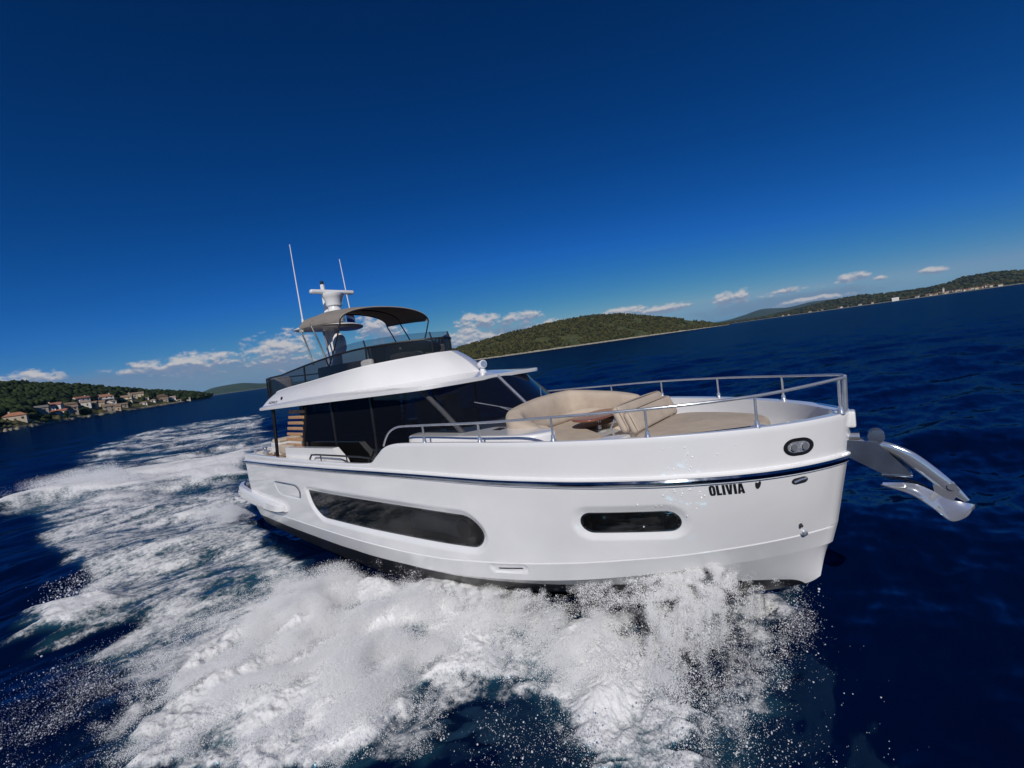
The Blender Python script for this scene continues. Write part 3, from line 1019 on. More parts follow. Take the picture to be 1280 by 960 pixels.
# aft cockpit: coaming, handrail, sofa, cleats, posts, slatted screen
for sd in (-1, 1):
    prof = [(3.5, 1.85), (3.55, 2.24), (6.15, 2.30), (6.55, 2.02), (6.62, 1.85)]
    MB().prism([(x, sd * 2.02, z) for x, z in prof], (0, sd * .16, 0)).build('side_coaming', 'gelcoat', yacht, smooth=False)
    hr = MB().tube([(5.2, sd * 2.31, 2.03), (5.32, sd * 2.31, 2.14), (5.6, sd * 2.31, 2.155), (7.6, sd * 2.34, 2.20), (8.05, sd * 2.35, 2.19)], .022)
    for x in (5.8, 7.0, 7.9):
        hr.tube([(x, sd * 2.32, 1.98), (x, sd * 2.32, 2.16)], .014)
    hr.build('side_handrail', 'dark_metal', yacht)
    for x in (1.05, 2.0):
        cl = MB()
        cl.tube([(x - .02, sd * 2.08, 1.95), (x - .02, sd * 2.08, 2.06)], .02)
        cl.tube([(x + .08, sd * 2.08, 1.95), (x + .08, sd * 2.08, 2.06)], .02)
        cl.tube([(x - .14, sd * 2.08, 2.07), (x + .2, sd * 2.08, 2.07)], .022)
        cl.build('mooring_cleat', 'steel', yacht)
    MB().revolve([(.09, 0), (.09, .04), (.05, .06), (.05, .15), (.08, .18), (.08, .2)], (1.55, sd * 1.95, 1.94)).build('stern_winch', 'steel', yacht)
    MB().tube([(2.25, sd * 1.9, 1.8), (2.45, sd * 1.9, 3.32)], .05).build('cockpit_post', 'black_plastic', yacht)
    sl = []
    for k in range(7):
        z = 2.20 + k * .163
        xa = 2.62 + k * .085
        MB().rbox((xa + .5, sd * 1.74, z), (.98, .05, .085), .012).build('wood_slat', 'teak', yacht)
    MB().tube([(3.60, sd * 1.72, 1.8), (4.15, sd * 1.72, 3.3)], .04).build('slat_post', 'black_plastic', yacht)
ck = MB().rbox((1.35, 0, 1.98), (.55, 3.2, .42), .05)
ck.build('aft_bench', 'gelcoat', yacht)
MB().rbox((1.35, 0, 2.22), (.55, 3.1, .12), .05).build('aft_bench_cushion', 'tan_fabric', yacht)
MB().rbox((3.05, -1.92, 2.12), (.7, .2, .26), .04).build('side_locker', 'tan_fabric', yacht)

# ---------------- saloon: glass sides, windscreen, interior
mb = MB()
mb.prism([(3.7, -1.72, 1.76), (10.2, -1.7, 1.76), (10.2, 1.7, 1.76), (3.7, 1.72, 1.76)], (0, 0, .02))
mb.build('saloon_floor', 'interior_dark', yacht, smooth=False)
MB().prism([(3.66, -1.7, 1.78), (3.66, 1.7, 1.78), (3.72, 1.7, 3.33), (3.72, -1.7, 3.33)], (.03, 0, 0)).build('aft_bulkhead', 'interior_dark', yacht, smooth=False)
TOPX = [(-1.72, 9.20), (-1.2, 9.55), (-.6, 9.70), (0, 9.74)]
for sd in (-1, 1):
    yb = 1.75
    def xz(x, t):  # bottom..top along a pane edge
        return x
    cuts = [(3.72, 4.02), (5.55, 5.55), (7.35, 7.35), (9.99, 9.02)]
    for k in range(3):
        (b0, t0), (b1, t1) = cuts[k], cuts[k + 1]
        zb0 = 1.80; zb1 = 1.80 if k < 2 else 2.55
        q = [(b0 + .04, sd * yb, zb0), (b1 - .04, sd * yb, 1.80)] if k < 2 else [(b0 + .04, sd * yb, 1.80), (8.9, sd * yb, 1.80), (8.95, sd * yb, 2.5), (10.28, sd * (yb - .03), 2.5)]
        q += [(t1 - .03 if k < 2 else 9.12, sd * (yb - .04), 3.50), (t0 + .03, sd * (yb - .04), 3.42)]
        MB().add(q, [tuple(range(len(q)))]).build('side_window', 'cabin_glass', yacht, smooth=False)
    for k in (1, 2):
        (b0, t0) = cuts[k]
        MB().rbox((b0, sd * (yb - .02), 2.62), (.07, .05, 1.7), .015).build('window_pillar', 'black_plastic', yacht)
    MB().rbox((3.86, sd * (yb - .02), 2.6), (.10, .06, 1.7), .015, rot=Matrix.Rotation(R(11), 3, 'Y')).build('window_pillar', 'black_plastic', yacht)
    MB().tube([(10.36, sd * 1.70, 2.50), (9.75, sd * 1.70, 3.04), (9.14, sd * 1.69, 3.52)], .052, n=10).build('windscreen_pillar', 'grey_plastic', yacht)
    # windscreen half
    rows = []
    for t in np.linspace(0, 1, 12):
        ys = np.linspace(0.03, 1.66, 14)
        xb = 10.93 - .55 * (ys / 1.7) ** 2.2; xt = 9.78 - .55 * (ys / 1.7) ** 2.2
        rows.append(np.stack([xb + (xt - xb) * t, sd * ys, 2.50 + (3.56 - 2.50) * t + 0 * ys], 1))
    if sd < 0: rows = [r[::-1] for r in rows]
    MB().loft(rows).build('windscreen_pane', 'cabin_glass', yacht)
    # wiper
    def wp(y, t): 
        xb = 10.93 - .55 * (abs(y) / 1.7) ** 2.2; xt = 9.78 - .55 * (abs(y) / 1.7) ** 2.2
        return Vector((xb + (xt - xb) * t + .035, y, 2.50 + 1.06 * t + .035))
    wm = MB().tube([wp(sd * .25, .05), wp(sd * .75, .40)], .012, 6)
    wm.tube([wp(sd * .42, .28), wp(sd * 1.15, .56)], .010, 6)
    wm.build('wiper', 'steel', yacht)
MB().tube([(10.96, 0, 2.50), (9.80, 0, 3.56)], .032).build('windscreen_mullion', 'steel', yacht)
MB().prism([(9.2, -1.6, 2.42), (10.3, -1.62, 2.42), (10.85, -.6, 2.42), (10.85, .6, 2.42), (10.3, 1.62, 2.42), (9.2, 1.6, 2.42)], (0, 0, .06)).build('dashboard', 'interior_dark', yacht, smooth=False)
for y in (-.75, .1):
    hs = MB().rbox((8.35, y, 2.35), (.55, .55, .16), .06).rbox((8.08, y, 2.8), (.16, .55, .8), .07, rot=Matrix.Rotation(R(-8), 3, 'Y'))
    hs.tube([(8.35, y, 1.78), (8.35, y, 2.3)], .07)
    hs.build('helm_seat', 'interior_cream', yacht)
whl = MB()
whl.tube([(9.05 + .1 * math.cos(a), -.75 + .2 * math.sin(a), 2.55 + .17 * math.cos(a)) for a in np.linspace(0, 6.283, 21)], .018, 6)
whl.build('steering_wheel', 'black_plastic', yacht)
MB().rbox((6.2, 1.2, 2.0), (2.4, .7, .42), .08).rbox((6.2, 1.55, 2.4), (2.4, .2, .5), .08).build('saloon_sofa', 'interior_cream', yacht)
MB().rbox((6.2, -1.2, 2.1), (1.8, .6, .7), .03).build('galley_unit', 'interior_dark', yacht)
mb = MB()
for k in range(5):
    mb.rbox((4.35 + k * .28, -1.58, 3.22), (.2, .04, .16), .02)
mb.build('curtain_rail', 'interior_cream', yacht)

# ---------------- hardtop, flybridge coaming
n = 90


def half_path(ctrl):
    h = curve3(ctrl, n)
    m = h[::-1][1:].copy(); m[:, 1] *= -1
    return np.concatenate([h, m])


roofO = half_path([(1.42, -1.86), (1.85, -2.03), (2.9, -2.06), (5, -2.06), (7, -2.05), (8.6, -2.02), (9.4, -1.95), (9.70, -1.62), (9.79, -.6), (9.80, 0)])
baseP = half_path([(1.52, -1.82), (1.95, -1.96), (2.9, -1.96), (4.6, -1.95), (6.0, -1.92), (7.2, -1.72), (8.0, -1.36), (8.65, -.88), (9.1, -.38), (9.26, 0)])
crest = half_path([(2.16, -1.73, 3.44), (2.42, -1.70, 3.79), (2.9, -1.67, 3.86), (4.4, -1.63, 3.97), (5.6, -1.60, 4.06), (6.7, -1.49, 4.15), (7.35, -1.17, 4.20), (7.9, -.75, 4.24), (8.30, -.3, 4.265), (8.42, 0, 4.27)])
def z_roof(x): return pchip([1.4, 1.76, 3.5, 5.6, 8.4, 9.6, 9.8], [3.275, 3.29, 3.34, 3.40, 3.475, 3.51, 3.52], x)
def w3(p, z): return np.stack([p[:, 0], p[:, 1], z], 1)
zr = z_roof(roofO[:, 0])
und = roofO.copy(); und[:, 1] *= .86; und[:, 0] = 1.42 + (und[:, 0] - 1.42) * .985
und2 = und.copy(); und2[:, 1] *= 0
rimz = zr + np.interp(roofO[:, 0], [1.4, 2, 5, 9.8], [.06, .10, .13, .085])
rim = roofO.copy(); rim[:, 1] *= .985
zbase = rimz + np.interp(baseP[:, 0], [1.4, 3, 8, 9.4], [.02, .035, .06, .11])
inn_edge = baseP.copy(); inn_edge[:, 1] *= .97
mb = MB().loft([w3(und2, zr + .05), w3(und, zr + .035), w3(und, zr + .01), w3(roofO, zr), w3(roofO, zr + .02), w3(roofO, rimz - .02), w3(rim, rimz), w3(baseP, zbase)][::-1])
roof = mb.build('hardtop', 'gelcoat', yacht, angle=26)
# deck on top of the hardtop (flybridge floor)
mb = MB().loft([w3(baseP * [1, .9], zr * 0 + 3.46), w3(baseP * [1, 0], zr * 0 + 3.46)])
mb.build('flybridge_floor', 'teak_deck', roof, smooth=False)
cr = crest
rows = [w3(baseP, zbase)]
for t in np.linspace(0, 1, 16)[1:]:
    p = w3(baseP, zbase) * (1 - t) + cr * t
    bul = .07 * math.sin(t * math.pi) * np.clip((cr[:, 2] - zbase) / .5, 0, 1)
    nrm = np.stack([np.clip((baseP[:, 0] - 7.5) / 2, 0, 1), np.sign(baseP[:, 1]) * np.clip(np.abs(baseP[:, 1]) / 1, 0, 1), 0 * zr], 1)
    p = p + nrm * (bul * .5)[:, None]; p[:, 2] += bul * .35
    rows.append(p)
rows.append(cr + np.array([-.02, 0, .012])); inner = cr.copy(); inner[:, 1] *= .955; inner[:, 0] = 1.7 + (inner[:, 0] - 1.7) * .985
rows.append(inner + np.array([0, 0, .01])); lo_ = inner.copy(); lo_[:, 2] = 3.46; rows.append(lo_)
coam = MB().loft(rows[::-1]).build('flybridge_coaming', 'gelcoat', roof, angle=32)


def coam_y(x, z):
    i = np.argsort(cr[:n, 0])
    yc = np.interp(x, cr[:n, 0], -cr[:n, 1]); yb = np.interp(x, baseP[:n, 0], -baseP[:n, 1])
    zc = np.interp(x, cr[:n, 0], cr[:n, 2]); zb = np.interp(x, baseP[:n, 0], zbase[:n])
    t = np.clip((z - zb) / np.maximum(zc - zb, .02), 0, 1)
    return yb + (yc - yb) * t + .035 * np.sin(t * math.pi) + .012


for side in (-1, 1):
    hull_text('AZIMUT', 2.30, 2.95, 3.475, 3.545, 'builder_lettering', 'lettering_black', coam, side, bold=.0, yfun=coam_y)
    MB().revolve([(.03, .0), (.05, .01), (.05, -.02)], (3.17, side * (float(coam_y(3.17, 3.60)) + .0), 3.60), (0, side, .25), 16).build('emblem', 'lettering_black', coam)

# ---------------- flybridge windscreen and rail
wc = [(1.25, -1.50), (1.9, -1.60), (2.6, -1.62), (3.2, -1.63), (4.5, -1.59), (5.6, -1.55), (6.5, -1.42), (7.15, -1.10), (7.7, -.70), (8.08, -.29), (8.18, 0)]
wrail = [4.24, 4.26, 4.275, 4.33, 4.46, 4.545, 4.60, 4.625, 4.635, 4.63, 4.63]
wbase = [3.48, 3.52, 3.80, 3.86, 3.97, 4.055, 4.13, 4.19, 4.235, 4.26, 4.265]
wtop = [.012, .012, .012, .012, .02, .12, .18, .18, .175, .165, .16]
rl = half_path([(x, y, z) for (x, y), z in zip(wc, wrail)])
bs = half_path([(x, y, z) for (x, y), z in zip(wc, wbase)])
tp = half_path([(x - .05, y * .985, z + t) for (x, y), z, t in zip(wc, wrail, wtop)])
# rail leans in a little
rl[:, 1] *= .985
fw = MB().loft([bs, rl]).build('flybridge_windscreen', 'smoked_acrylic', roof, angle=60)
i0 = int(n * .47)
MB().loft([rl[i0:-i0] + np.array([0, 0, .02]), tp[i0:-i0]]).build('wind_deflector', 'clear_acrylic', roof, angle=60)
MB().tube(rl, .024, 8).build('windscreen_rail', 'black_plastic', fw)
for sgn in (1, -1):
    for q in (0, 4, 33, 57, 80):
        i = q if sgn > 0 else len(rl) - 1 - q
        MB().tube([bs[i], rl[i]], .020 if q < 13 else .026, 6).build('windscreen_post', 'black_plastic', fw)
        if q >= 57:
            MB().tube([rl[i], tp[i]], .02, 6).build('deflector_bracket', 'black_plastic', fw)
# aft flybridge rail across the stern end
MB().tube([rl[0], (1.2, -.8, 4.24), (1.2, .8, 4.24), rl[-1]], .022).tube([bs[0], (1.2, -.8, 3.55), (1.2, .8, 3.55), bs[-1]], .016).tube([(1.2, -.7, 3.5), (1.2, -.7, 4.24)], .018).tube([(1.2, .7, 3.5), (1.2, .7, 4.24)], .018).build('aft_rail', 'black_plastic', roof)
# flybridge furniture
MB().rbox((1.62, -1.2, 3.87), (.5, .55, .72), .1, puff=.03).build('sunbed_backrest', 'tan_fabric', roof)
MB().rbox((2.5, .2, 3.62), (1.4, 1.6, .3), .08).build('aft_sunbed', 'tan_fabric', roof)
MB().rbox((5.6, -1.1, 3.75), (2.6, .5, .5), .08).rbox((5.7, -1.3, 4.10), (2.6, .16, .46), .07).build('starboard_seat', 'grey_fabric', roof)
MB().rbox((5.0, 1.15, 3.75), (2.0, .5, .5), .08).rbox((5.0, 1.38, 4.15), (2.0, .14, .5), .06).build('port_seat', 'grey_fabric', roof)
MB().rbox((6.55, .3, 4.12), (.7, 1.5, 1.15), .15, rot=Matrix.Rotation(R(14), 3, 'Y')).build('flybridge_console', 'black_plastic', roof)
MB().rbox((7.25, -.45, 4.15), (.6, .7, .5), .1).build('forward_cushion', 'grey_fabric', roof)
MB().rbox((6.9, .75, 4.32), (.14, .8, .5), .05).build('port_cushion', 'grey_fabric', roof)
hs = MB().rbox((5.75, .3, 3.95), (.5, 1.3, .15), .06).rbox((5.45, .3, 4.40), (.16, 1.3, .7), .06, rot=Matrix.Rotation(R(-8), 3, 'Y')).tube([(5.95, .35, 3.46), (5.95, .35, 3.9)], .09)
hs.build('flybridge_helm_seat', 'black_plastic', roof)
MB().tube([(6.42 + .1 * math.cos(a), .35 + .2 * math.sin(a), 4.42 + .17 * math.cos(a)) for a in np.linspace(0, 6.283, 21)], .018, 6).build('flybridge_wheel', 'black_plastic', roof)
MB().rbox((4.4, .1, 3.98), (.9, .7, .05), .02).tube([(4.4, .1, 3.46), (4.4, .1, 3.96)], .06).build('flybridge_table', 'teak', roof)
# searchlight on the brow
sl = MB().revolve([(.10, 0), (.10, .05), (.06, .08), (.05, .13)], (9.36, 0, 3.63)).build('searchlight', 'gelcoat', roof)
MB().revolve([(.03, -.11), (.075, -.09), (.09, -.02), (.095, .07), (.085, .08)], (9.36, 0, 3.86), (1, -.35, .05)).build('lamp_head', 'gelcoat', sl)
MB().revolve([(.002, -.022), (.075, -.022), (.08, -.032)], (9.36, 0, 3.86) + Vector((1, -.35, .05)).normalized() * .108 if False else tuple(Vector((9.36, 0, 3.86)) + Vector((1, -.35, .05)).normalized() * .108), (1, -.35, .05)).build('lamp_glass', 'lens', sl)

# ---------------- radar arch with wing, scanner, mast and whip aerials
arch = MB()
rows = []
for z, cx, lx, ly in ((3.46, 2.75, .62, .26), (4.2, 2.85, .52, .22), (4.9, 2.95, .42, .18), (5.45, 3.0, .40, .2), (5.62, 3.0, .5, .3)):
    rows.append([(cx + lx * math.cos(a) * .8, ly * math.sin(a), z) for a in np.linspace(0, 2 * math.pi, 21)[:-1]])
arch.loft(rows, closed=True, cap=True)
ar = arch.build('radar_arch', 'gelcoat', roof)
rows = []
for y in np.linspace(-1.12, 1.12, 29):
    k = abs(y) / 1.12
    c = .70 * (1 - .42 * k ** 2.5) * math.sqrt(max(1 - k ** 8, .02)); th = .105 * (1 - .45 * k ** 3) * math.sqrt(max(1 - k ** 8, .02)); dz = .10 * (1 - (2 * k - .2) ** 2 * .3) + .05 * k
    rows.append([(3.0 - .1 * k + c * math.cos(a), y, 5.54 + dz + th * math.sin(a) * (1 if math.sin(a) > 0 else 1.3)) for a in np.linspace(0, 2 * math.pi, 25)[:-1]])
MB().loft(rows, closed=True, cap=True).build('arch_wing', 'gelcoat', ar)
rows = []
for z, r in ((4.72, .02), (4.78, .15), (4.9, .21), (5.1, .22), (5.25, .19), (5.36, .11), (5.40, .02)):
    rows.append([(3.42 + r * .7 * math.cos(a), -.02 + r * math.sin(a), z) for a in np.linspace(0, 2 * math.pi, 21)[:-1]])
MB().loft(rows, closed=True, cap=True).build('satellite_dome', 'gelcoat', ar)
sc_ = MB().revolve([(.24, 5.72), (.27, 5.80), (.26, 6.05), (.20, 6.12), (.19, 6.22), (.24, 6.25), (.25, 6.38), (.30, 6.50), (.34, 6.56), (.34, 6.62), (.30, 6.63)], (3.4, 0, 0)).build('radar_pedestal', 'gelcoat', ar)
MB().rbox((3.4, 0, 6.68), (.17, 1.40, .13), .05, rot=Matrix.Rotation(R(-4), 3, 'Z')).build('radar_scanner', 'gelcoat', ar)
MB().tube([(3.05, -.05, 5.7), (2.98, -.05, 6.5), (2.94, -.05, 7.0)], [.11, .085, .065]).build('mast', 'gelcoat', ar)
MB().revolve([(.05, 0), (.055, .03), (.055, .10), (.03, .12)], (2.94, -.05, 7.0)).build('masthead_light', 'dark_metal', ar)
for (x, y, z, x2, z2) in ((2.95, -.85, 5.72, 2.86, 8.2), (2.95, .82, 5.72, 2.72, 7.95)):
    a = MB().tube([(x, y, z), (x, y, z + .18)], .035).tube([(x, y, z + .18), ((x + x2) / 2, y, (z + z2) / 2), (x2, y, z2)], [.022, .018, .012])
    a.build('whip_aerial', 'gelcoat', ar)
cam_ = MB().rbox((3.1, -1.0, 5.52), (.12, .1, .09), .03).tube([(3.1, -1.0, 5.54), (3.1, -1.0, 5.66)], .025)
cam_.build('deck_camera', 'gelcoat', ar)
MB().tube([(3.25, -.42, 5.50), (3.45, -.36, 4.0)], .028).tube([(2.7, .35, 5.6), (2.5, .45, 3.5)], .028).build('arch_strut', 'steel_polished', ar)

# ---------------- bimini
BA = [(3.95, 1.45, 5.46, .44), (4.65, 1.47, 5.44, .48), (5.35, 1.47, 5.40, .46), (6.05, 1.44, 5.34, .40)]


def arch_pt(x, w, z0, h, t, lift=0.0):
    a = math.pi * t
    c, s = math.cos(a), math.sin(a)
    return (x, -w * math.copysign(abs(c) ** .9, c), z0 + (h + lift) * s ** .85)


can = bpy.data.objects.new('bimini', None); COL.objects.link(can); can.parent = roof
rows = []
for g in range(3):
    for k in range(8 if g < 2 else 9):
        t = k / 8
        A0 = np.array(BA[g]); B0 = np.array(BA[g + 1]); p = A0 * (1 - t) + B0 * t
        sag = .035 * math.sin(math.pi * t)
        rows.append([tuple(np.array(arch_pt(p[0], p[1], p[2], p[3] - sag, u)) + np.array([0, 0, .022])) for u in np.linspace(0, 1, 41)])
mb = MB().loft(rows)
low = [[(q[0], q[1] * .992, q[2] - .016) for q in r] for r in rows]
mb.loft(low[::-1])
for a_, b_ in ((0, 1),):
    mb.loft([rows[0], low[0]][::-1]); mb.loft([rows[-1], low[-1]])
    mb.loft([[r[0] for r in rows], [r[0] for r in low]]); mb.loft([[r[-1] for r in rows], [r[-1] for r in low]][::-1])
cv = mb.build('canopy', 'canvas', roof, angle=30)
bpy.data.objects.remove(can)
MB().tube([arch_pt(*BA[3], u, .022) for u in np.linspace(0, 1, 41)], .016, 6).build('canopy_hem', 'tan_piping', cv)
for g, leg in ((0, (4.5, 4.42)), (1, (5.3, 4.28)), (3, (5.3, 4.28))):
    pts = [arch_pt(*BA[g], u, -.012) for u in np.linspace(0, 1, 41)]
    x, w, z0, h = BA[g]
    def leg_pts(sd):
        return [(leg[0] + (x - leg[0]) * t + (.05 * math.sin(math.pi * t)), sd * (1.5 + (w - 1.5) * t), leg[1] + (z0 - leg[1]) * t) for t in (0, .35, .7)]
    MB().tube(leg_pts(-1) + pts + leg_pts(1)[::-1], .020, 7).build('bimini_bow', 'dark_metal', cv)

# ---------------- bow rail
SX = [(15.93, -.24, 2.63, 3.09), (15.10, -1.16, 2.62, 3.03), (13.91, -1.83, 2.62, 3.005), (12.64, -2.21, 2.63, 2.98), (11.33, -2.39, 2.62, 2.94), (9.98, -2.43, 2.58, 2.91)]
for sd in (-1, 1):
    br = bpy.data.objects.new('bow_rail', None)
    top = [(x, -sd * y, z) for x, y, _, z in SX]
    k = curve3([(15.99, sd * .12, 3.085)] + top + [(9.3, sd * 2.44, 2.885), (9.0, sd * 2.44, 2.80), (8.82, sd * 2.44, 2.66), (8.70, sd * 2.44, 2.50)], 150)
    rail = MB().tube(k, .021, 10).build('bow_rail', 'steel', yacht, angle=60)
    for x, y, z, zt in SX:
        s_ = MB().tube([(x, -sd * y, z - .03), (x, -sd * y, zt)], .018, 8)
        s_.revolve([(.05, 0), (.05, .015), (.034, .04), (.03, .10)], (x, -sd * y, z - .01), n=12)
        s_.build('stanchion', 'steel', rail)
    s_ = MB().tube([(15.97, sd * .13, 2.60), (15.985, sd * .12, 3.09)], .026, 8)
    s_.build('stanchion', 'steel', rail)

# ---------------- foredeck lounge
def slab(out, z0, z1, r, name, material, parent, puff=0.0, nr=4):
    """flat pad with rounded rims from an (x, y) outline"""
    o_ = np.asarray(out, float); c = o_.mean(0)
    def ins(d):
        v = o_ - c; L = np.linalg.norm(v, axis=1)[:, None]
        return c + v * (1 - d / L)
    rows = [np.column_stack([ins(r), np.full(len(o_), z0)])]
    for k in range(nr + 1):
        a = math.pi / 2 * k / nr
        rows.append(np.column_stack([ins(r * (1 - math.sin(a))), np.full(len(o_), z0 + r * (1 - math.cos(a)))]))
    for k in range(nr + 1):
        a = math.pi / 2 * k / nr
        rows.append(np.column_stack([ins(r * (1 - math.cos(a))), np.full(len(o_), z1 - r * (1 - math.sin(a)))]))
    v = ins(r) - c
    for s in (.8, .55, .3, .003):
        rows.append(np.column_stack([c + v * s, np.full(len(o_), z1 + puff * (1 - s))]))
    return MB().loft(rows, closed=True).build(name, material, parent, angle=50)


tr = outline([(8.95, -2.12), (9.6, -2.20), (11.6, -2.02), (12.15, -1.80), (12.2, -1.25), (10.9, -1.12), (10.7, 0), (10.9, 1.12), (12.2, 1.25), (12.15, 1.80), (11.6, 2.02), (9.6, 2.20), (8.95, 2.12)])
trunk = None
for sd in (-1, 1):
    o_ = outline([(8.9, sd * 1.3), (8.9, sd * 2.10), (9.5, sd * 2.14), (11.5, sd * 1.98), (12.05, sd * 1.80), (12.22, sd * 1.35), (11.6, sd * 1.1), (10.2, sd * 1.05)])
    trunk = slab(o_, 2.12, 2.625, .06, 'trunk_top', 'gelcoat', yacht)
    for (x, y) in ((10.80, 1.36), (10.90, 1.02)):
        gr = MB()
        for k in range(3):
            gr.rbox((x + k * .07, sd * y, 2.628), (.04, .22, .012), .004)
        gr.build('deck_vent', 'black_plastic', trunk)
MB().rbox((10.2, 0, 2.36), (1.1, 2.6, .46), .05).build('windscreen_base', 'gelcoat', yacht)
slab(outline([(10.5, -1.15), (10.5, 1.2), (14.6, 1.25), (15.0, .4), (15.0, -.4), (14.6, -1.25)]), 2.13, 2.27, .04, 'lounge_base', 'gelcoat', yacht)
MB().rbox((15.0, -.45, 2.22), (.34, .4, .16), .03).build('bollard_base', 'gelcoat', yacht)
slab(outline([(10.75, -1.2), (10.75, 1.15), (12.6, 1.2), (12.7, .55), (11.6, .45), (11.5, -.5), (12.6, -.55), (12.78, -1.1), (12.0, -1.35)]), 2.24, 2.40, .06, 'lounge_seat', 'tan_fabric', yacht, .01)
# wrap-round backrest: fat rounded bolster along the aft side and the port side
bp = curve3([(11.75, -1.22), (11.25, -1.16), (10.95, -.85), (10.85, -.2), (10.86, .5), (11.0, 1.0), (11.5, 1.22), (12.2, 1.22), (12.75, 1.12)], 70)
d = np.gradient(bp, axis=0); d /= np.linalg.norm(d, axis=1)[:, None]; nn = np.stack([d[:, 1], -d[:, 0]], 1)
ht = np.interp(np.arange(70), [0, 6, 16, 30, 45, 58, 66, 69], [2.62, 2.76, 2.90, 3.0, 3.03, 2.93, 2.84, 2.74])
wd = np.interp(np.arange(70), [0, 2, 6, 62, 67, 69], [.02, .12, .19, .19, .12, .02])
rows = []
for a in np.linspace(0, 2 * math.pi, 29)[:-1]:
    ca, sa = math.cos(a), math.sin(a)
    o_ = wd * math.copysign(abs(ca) ** .6, ca); zz = 2.34 + (ht - 2.34) * (.5 + .5 * math.copysign(abs(sa) ** .6, sa))
    lean = (zz - 2.34) * .28
    rows.append(np.column_stack([bp + nn * 0 - np.stack([d[:, 1] * -1, d[:, 0]], 1) * (o_ - lean * 0)[:, None] - np.array([1, 0]) * (lean * .6)[:, None], zz]))
MB().loft(rows + [rows[0]]).build('lounge_backrest', 'tan_fabric', yacht, angle=60)
sb = curve3([(11.85, -1.0), (11.35, -.92), (11.15, -.6), (11.08, 0), (11.1, .5), (11.25, .85), (11.7, .98), (12.6, .95)], 50)
MB().tube([(x, y, 2.50 + .03 * math.sin(i * .2)) for i, (x, y) in enumerate(sb)], np.interp(np.arange(50), [0, 3, 46, 49], [.03, .1, .1, .03]), 12).build('lounge_bolster', 'tan_fabric', yacht, angle=70)
tb = slab(outline([(11.75, -.42), (12.30, -.50), (12.42, .05), (12.32, .95), (11.85, 1.0), (11.70, .3)]), 2.565, 2.605, .015, 'lounge_table', 'table_wood', yacht)
MB().revolve([(.14, 2.26), (.14, 2.29), (.05, 2.31), (.05, 2.54), (.11, 2.565)], (12.05, .25, 0)).build('table_leg', 'steel', tb)
# sunpad with its folding double backrest
slab(outline([(13.25, -1.12), (13.2, 0), (13.25, 1.12), (14.2, 1.12), (14.95, .75), (15.05, 0), (14.95, -.75), (14.2, -1.12)]), 2.24, 2.47, .10, 'sunpad', 'pad_fabric', yacht, .05)
po = outline([(13.25, -1.12), (13.2, 0), (13.25, 1.12), (14.2, 1.12), (14.95, .75), (15.05, 0), (14.95, -.75), (14.2, -1.12)])
pc = po.mean(0); pv = po - pc; po = pc + pv * (1 - .028 / np.linalg.norm(pv, axis=1))[:, None]
MB().tube([(x, y, 2.425) for x, y in po] + [(po[0][0], po[0][1], 2.425)], .008, 6).build('sunpad_piping', 'tan_piping', yacht)
rt = Matrix.Rotation(R(-24), 3, 'Y')
MB().rbox((13.10, 0, 2.70), (.15, 1.95, .46), .07, rot=rt, puff=.02).build('sunpad_backrest', 'tan_fabric', yacht, angle=60)
MB().rbox((13.27, 0, 2.64), (.13, 1.90, .38), .06, rot=rt, puff=.02).build('sunpad_pillow', 'tan_fabric', yacht, angle=60)
MB().tube([(13.0, -.9, 2.30), (12.9, -.9, 2.55), (13.0, -.9, 2.72)], .018).tube([(13.0, .9, 2.30), (12.9, .9, 2.55), (13.0, .9, 2.72)], .018).build('backrest_hinge', 'steel', yacht)
MB().rbox((13.0, -1.02, 2.32), (.40, .50, .24), .04).build('step_moulding', 'gelcoat', yacht)
for sd in (-1, 1):
    MB().revolve([(.10, 0), (.10, .03), (.07, .05), (.07, .16), (.11, .19), (.11, .22)], (15.0 if sd < 0 else 14.6, -.5 if sd < 0 else .98, 2.29 if sd < 0 else 2.15), n=18).build('bow_bollard', 'steel', yacht)
# windlass, chain
wl = MB().revolve([(.16, 0), (.16, .04), (.10, .07), (.09, .16), (.13, .2), (.13, .25), (.03, .27)], (15.3, .12, 2.15), n=20).rbox((15.3, -.15, 2.2), (.22, .2, .12), .03)
wl.build('windlass', 'steel', yacht)
MB().rbox((15.15, .35, 2.165), (.4, .5, .02), .008).build('locker_lid', 'gelcoat_deck', yacht)

# ---------------- anchor on its bow roller
ro = MB()
for y in (-.11, .09):
    ro.prism([(15.7, y, 2.26), (16.28, y, 2.21), (16.60, y, 1.80), (16.34, y, 1.775), (15.92, y, 2.03), (15.7, y, 2.06)], (0, .02, 0))
ro.rbox((16.45, 0, 1.785), (.30, .24, .035), .012)
roller = ro.build('bow_roller', 'dark_steel', yacht, smooth=False)
MB().revolve([(.03, -.085), (.09, -.08), (.06, 0), (.09, .08), (.03, .085)], (16.27, 0, 2.28), (0, 1, 0), 22).build('roller_wheel', 'dark_steel', roller)
MB().tube([(15.75, 0, 2.26), (16.1, 0, 2.27)], .045).build('roller_arm', 'steel', roller)
ab = MB()
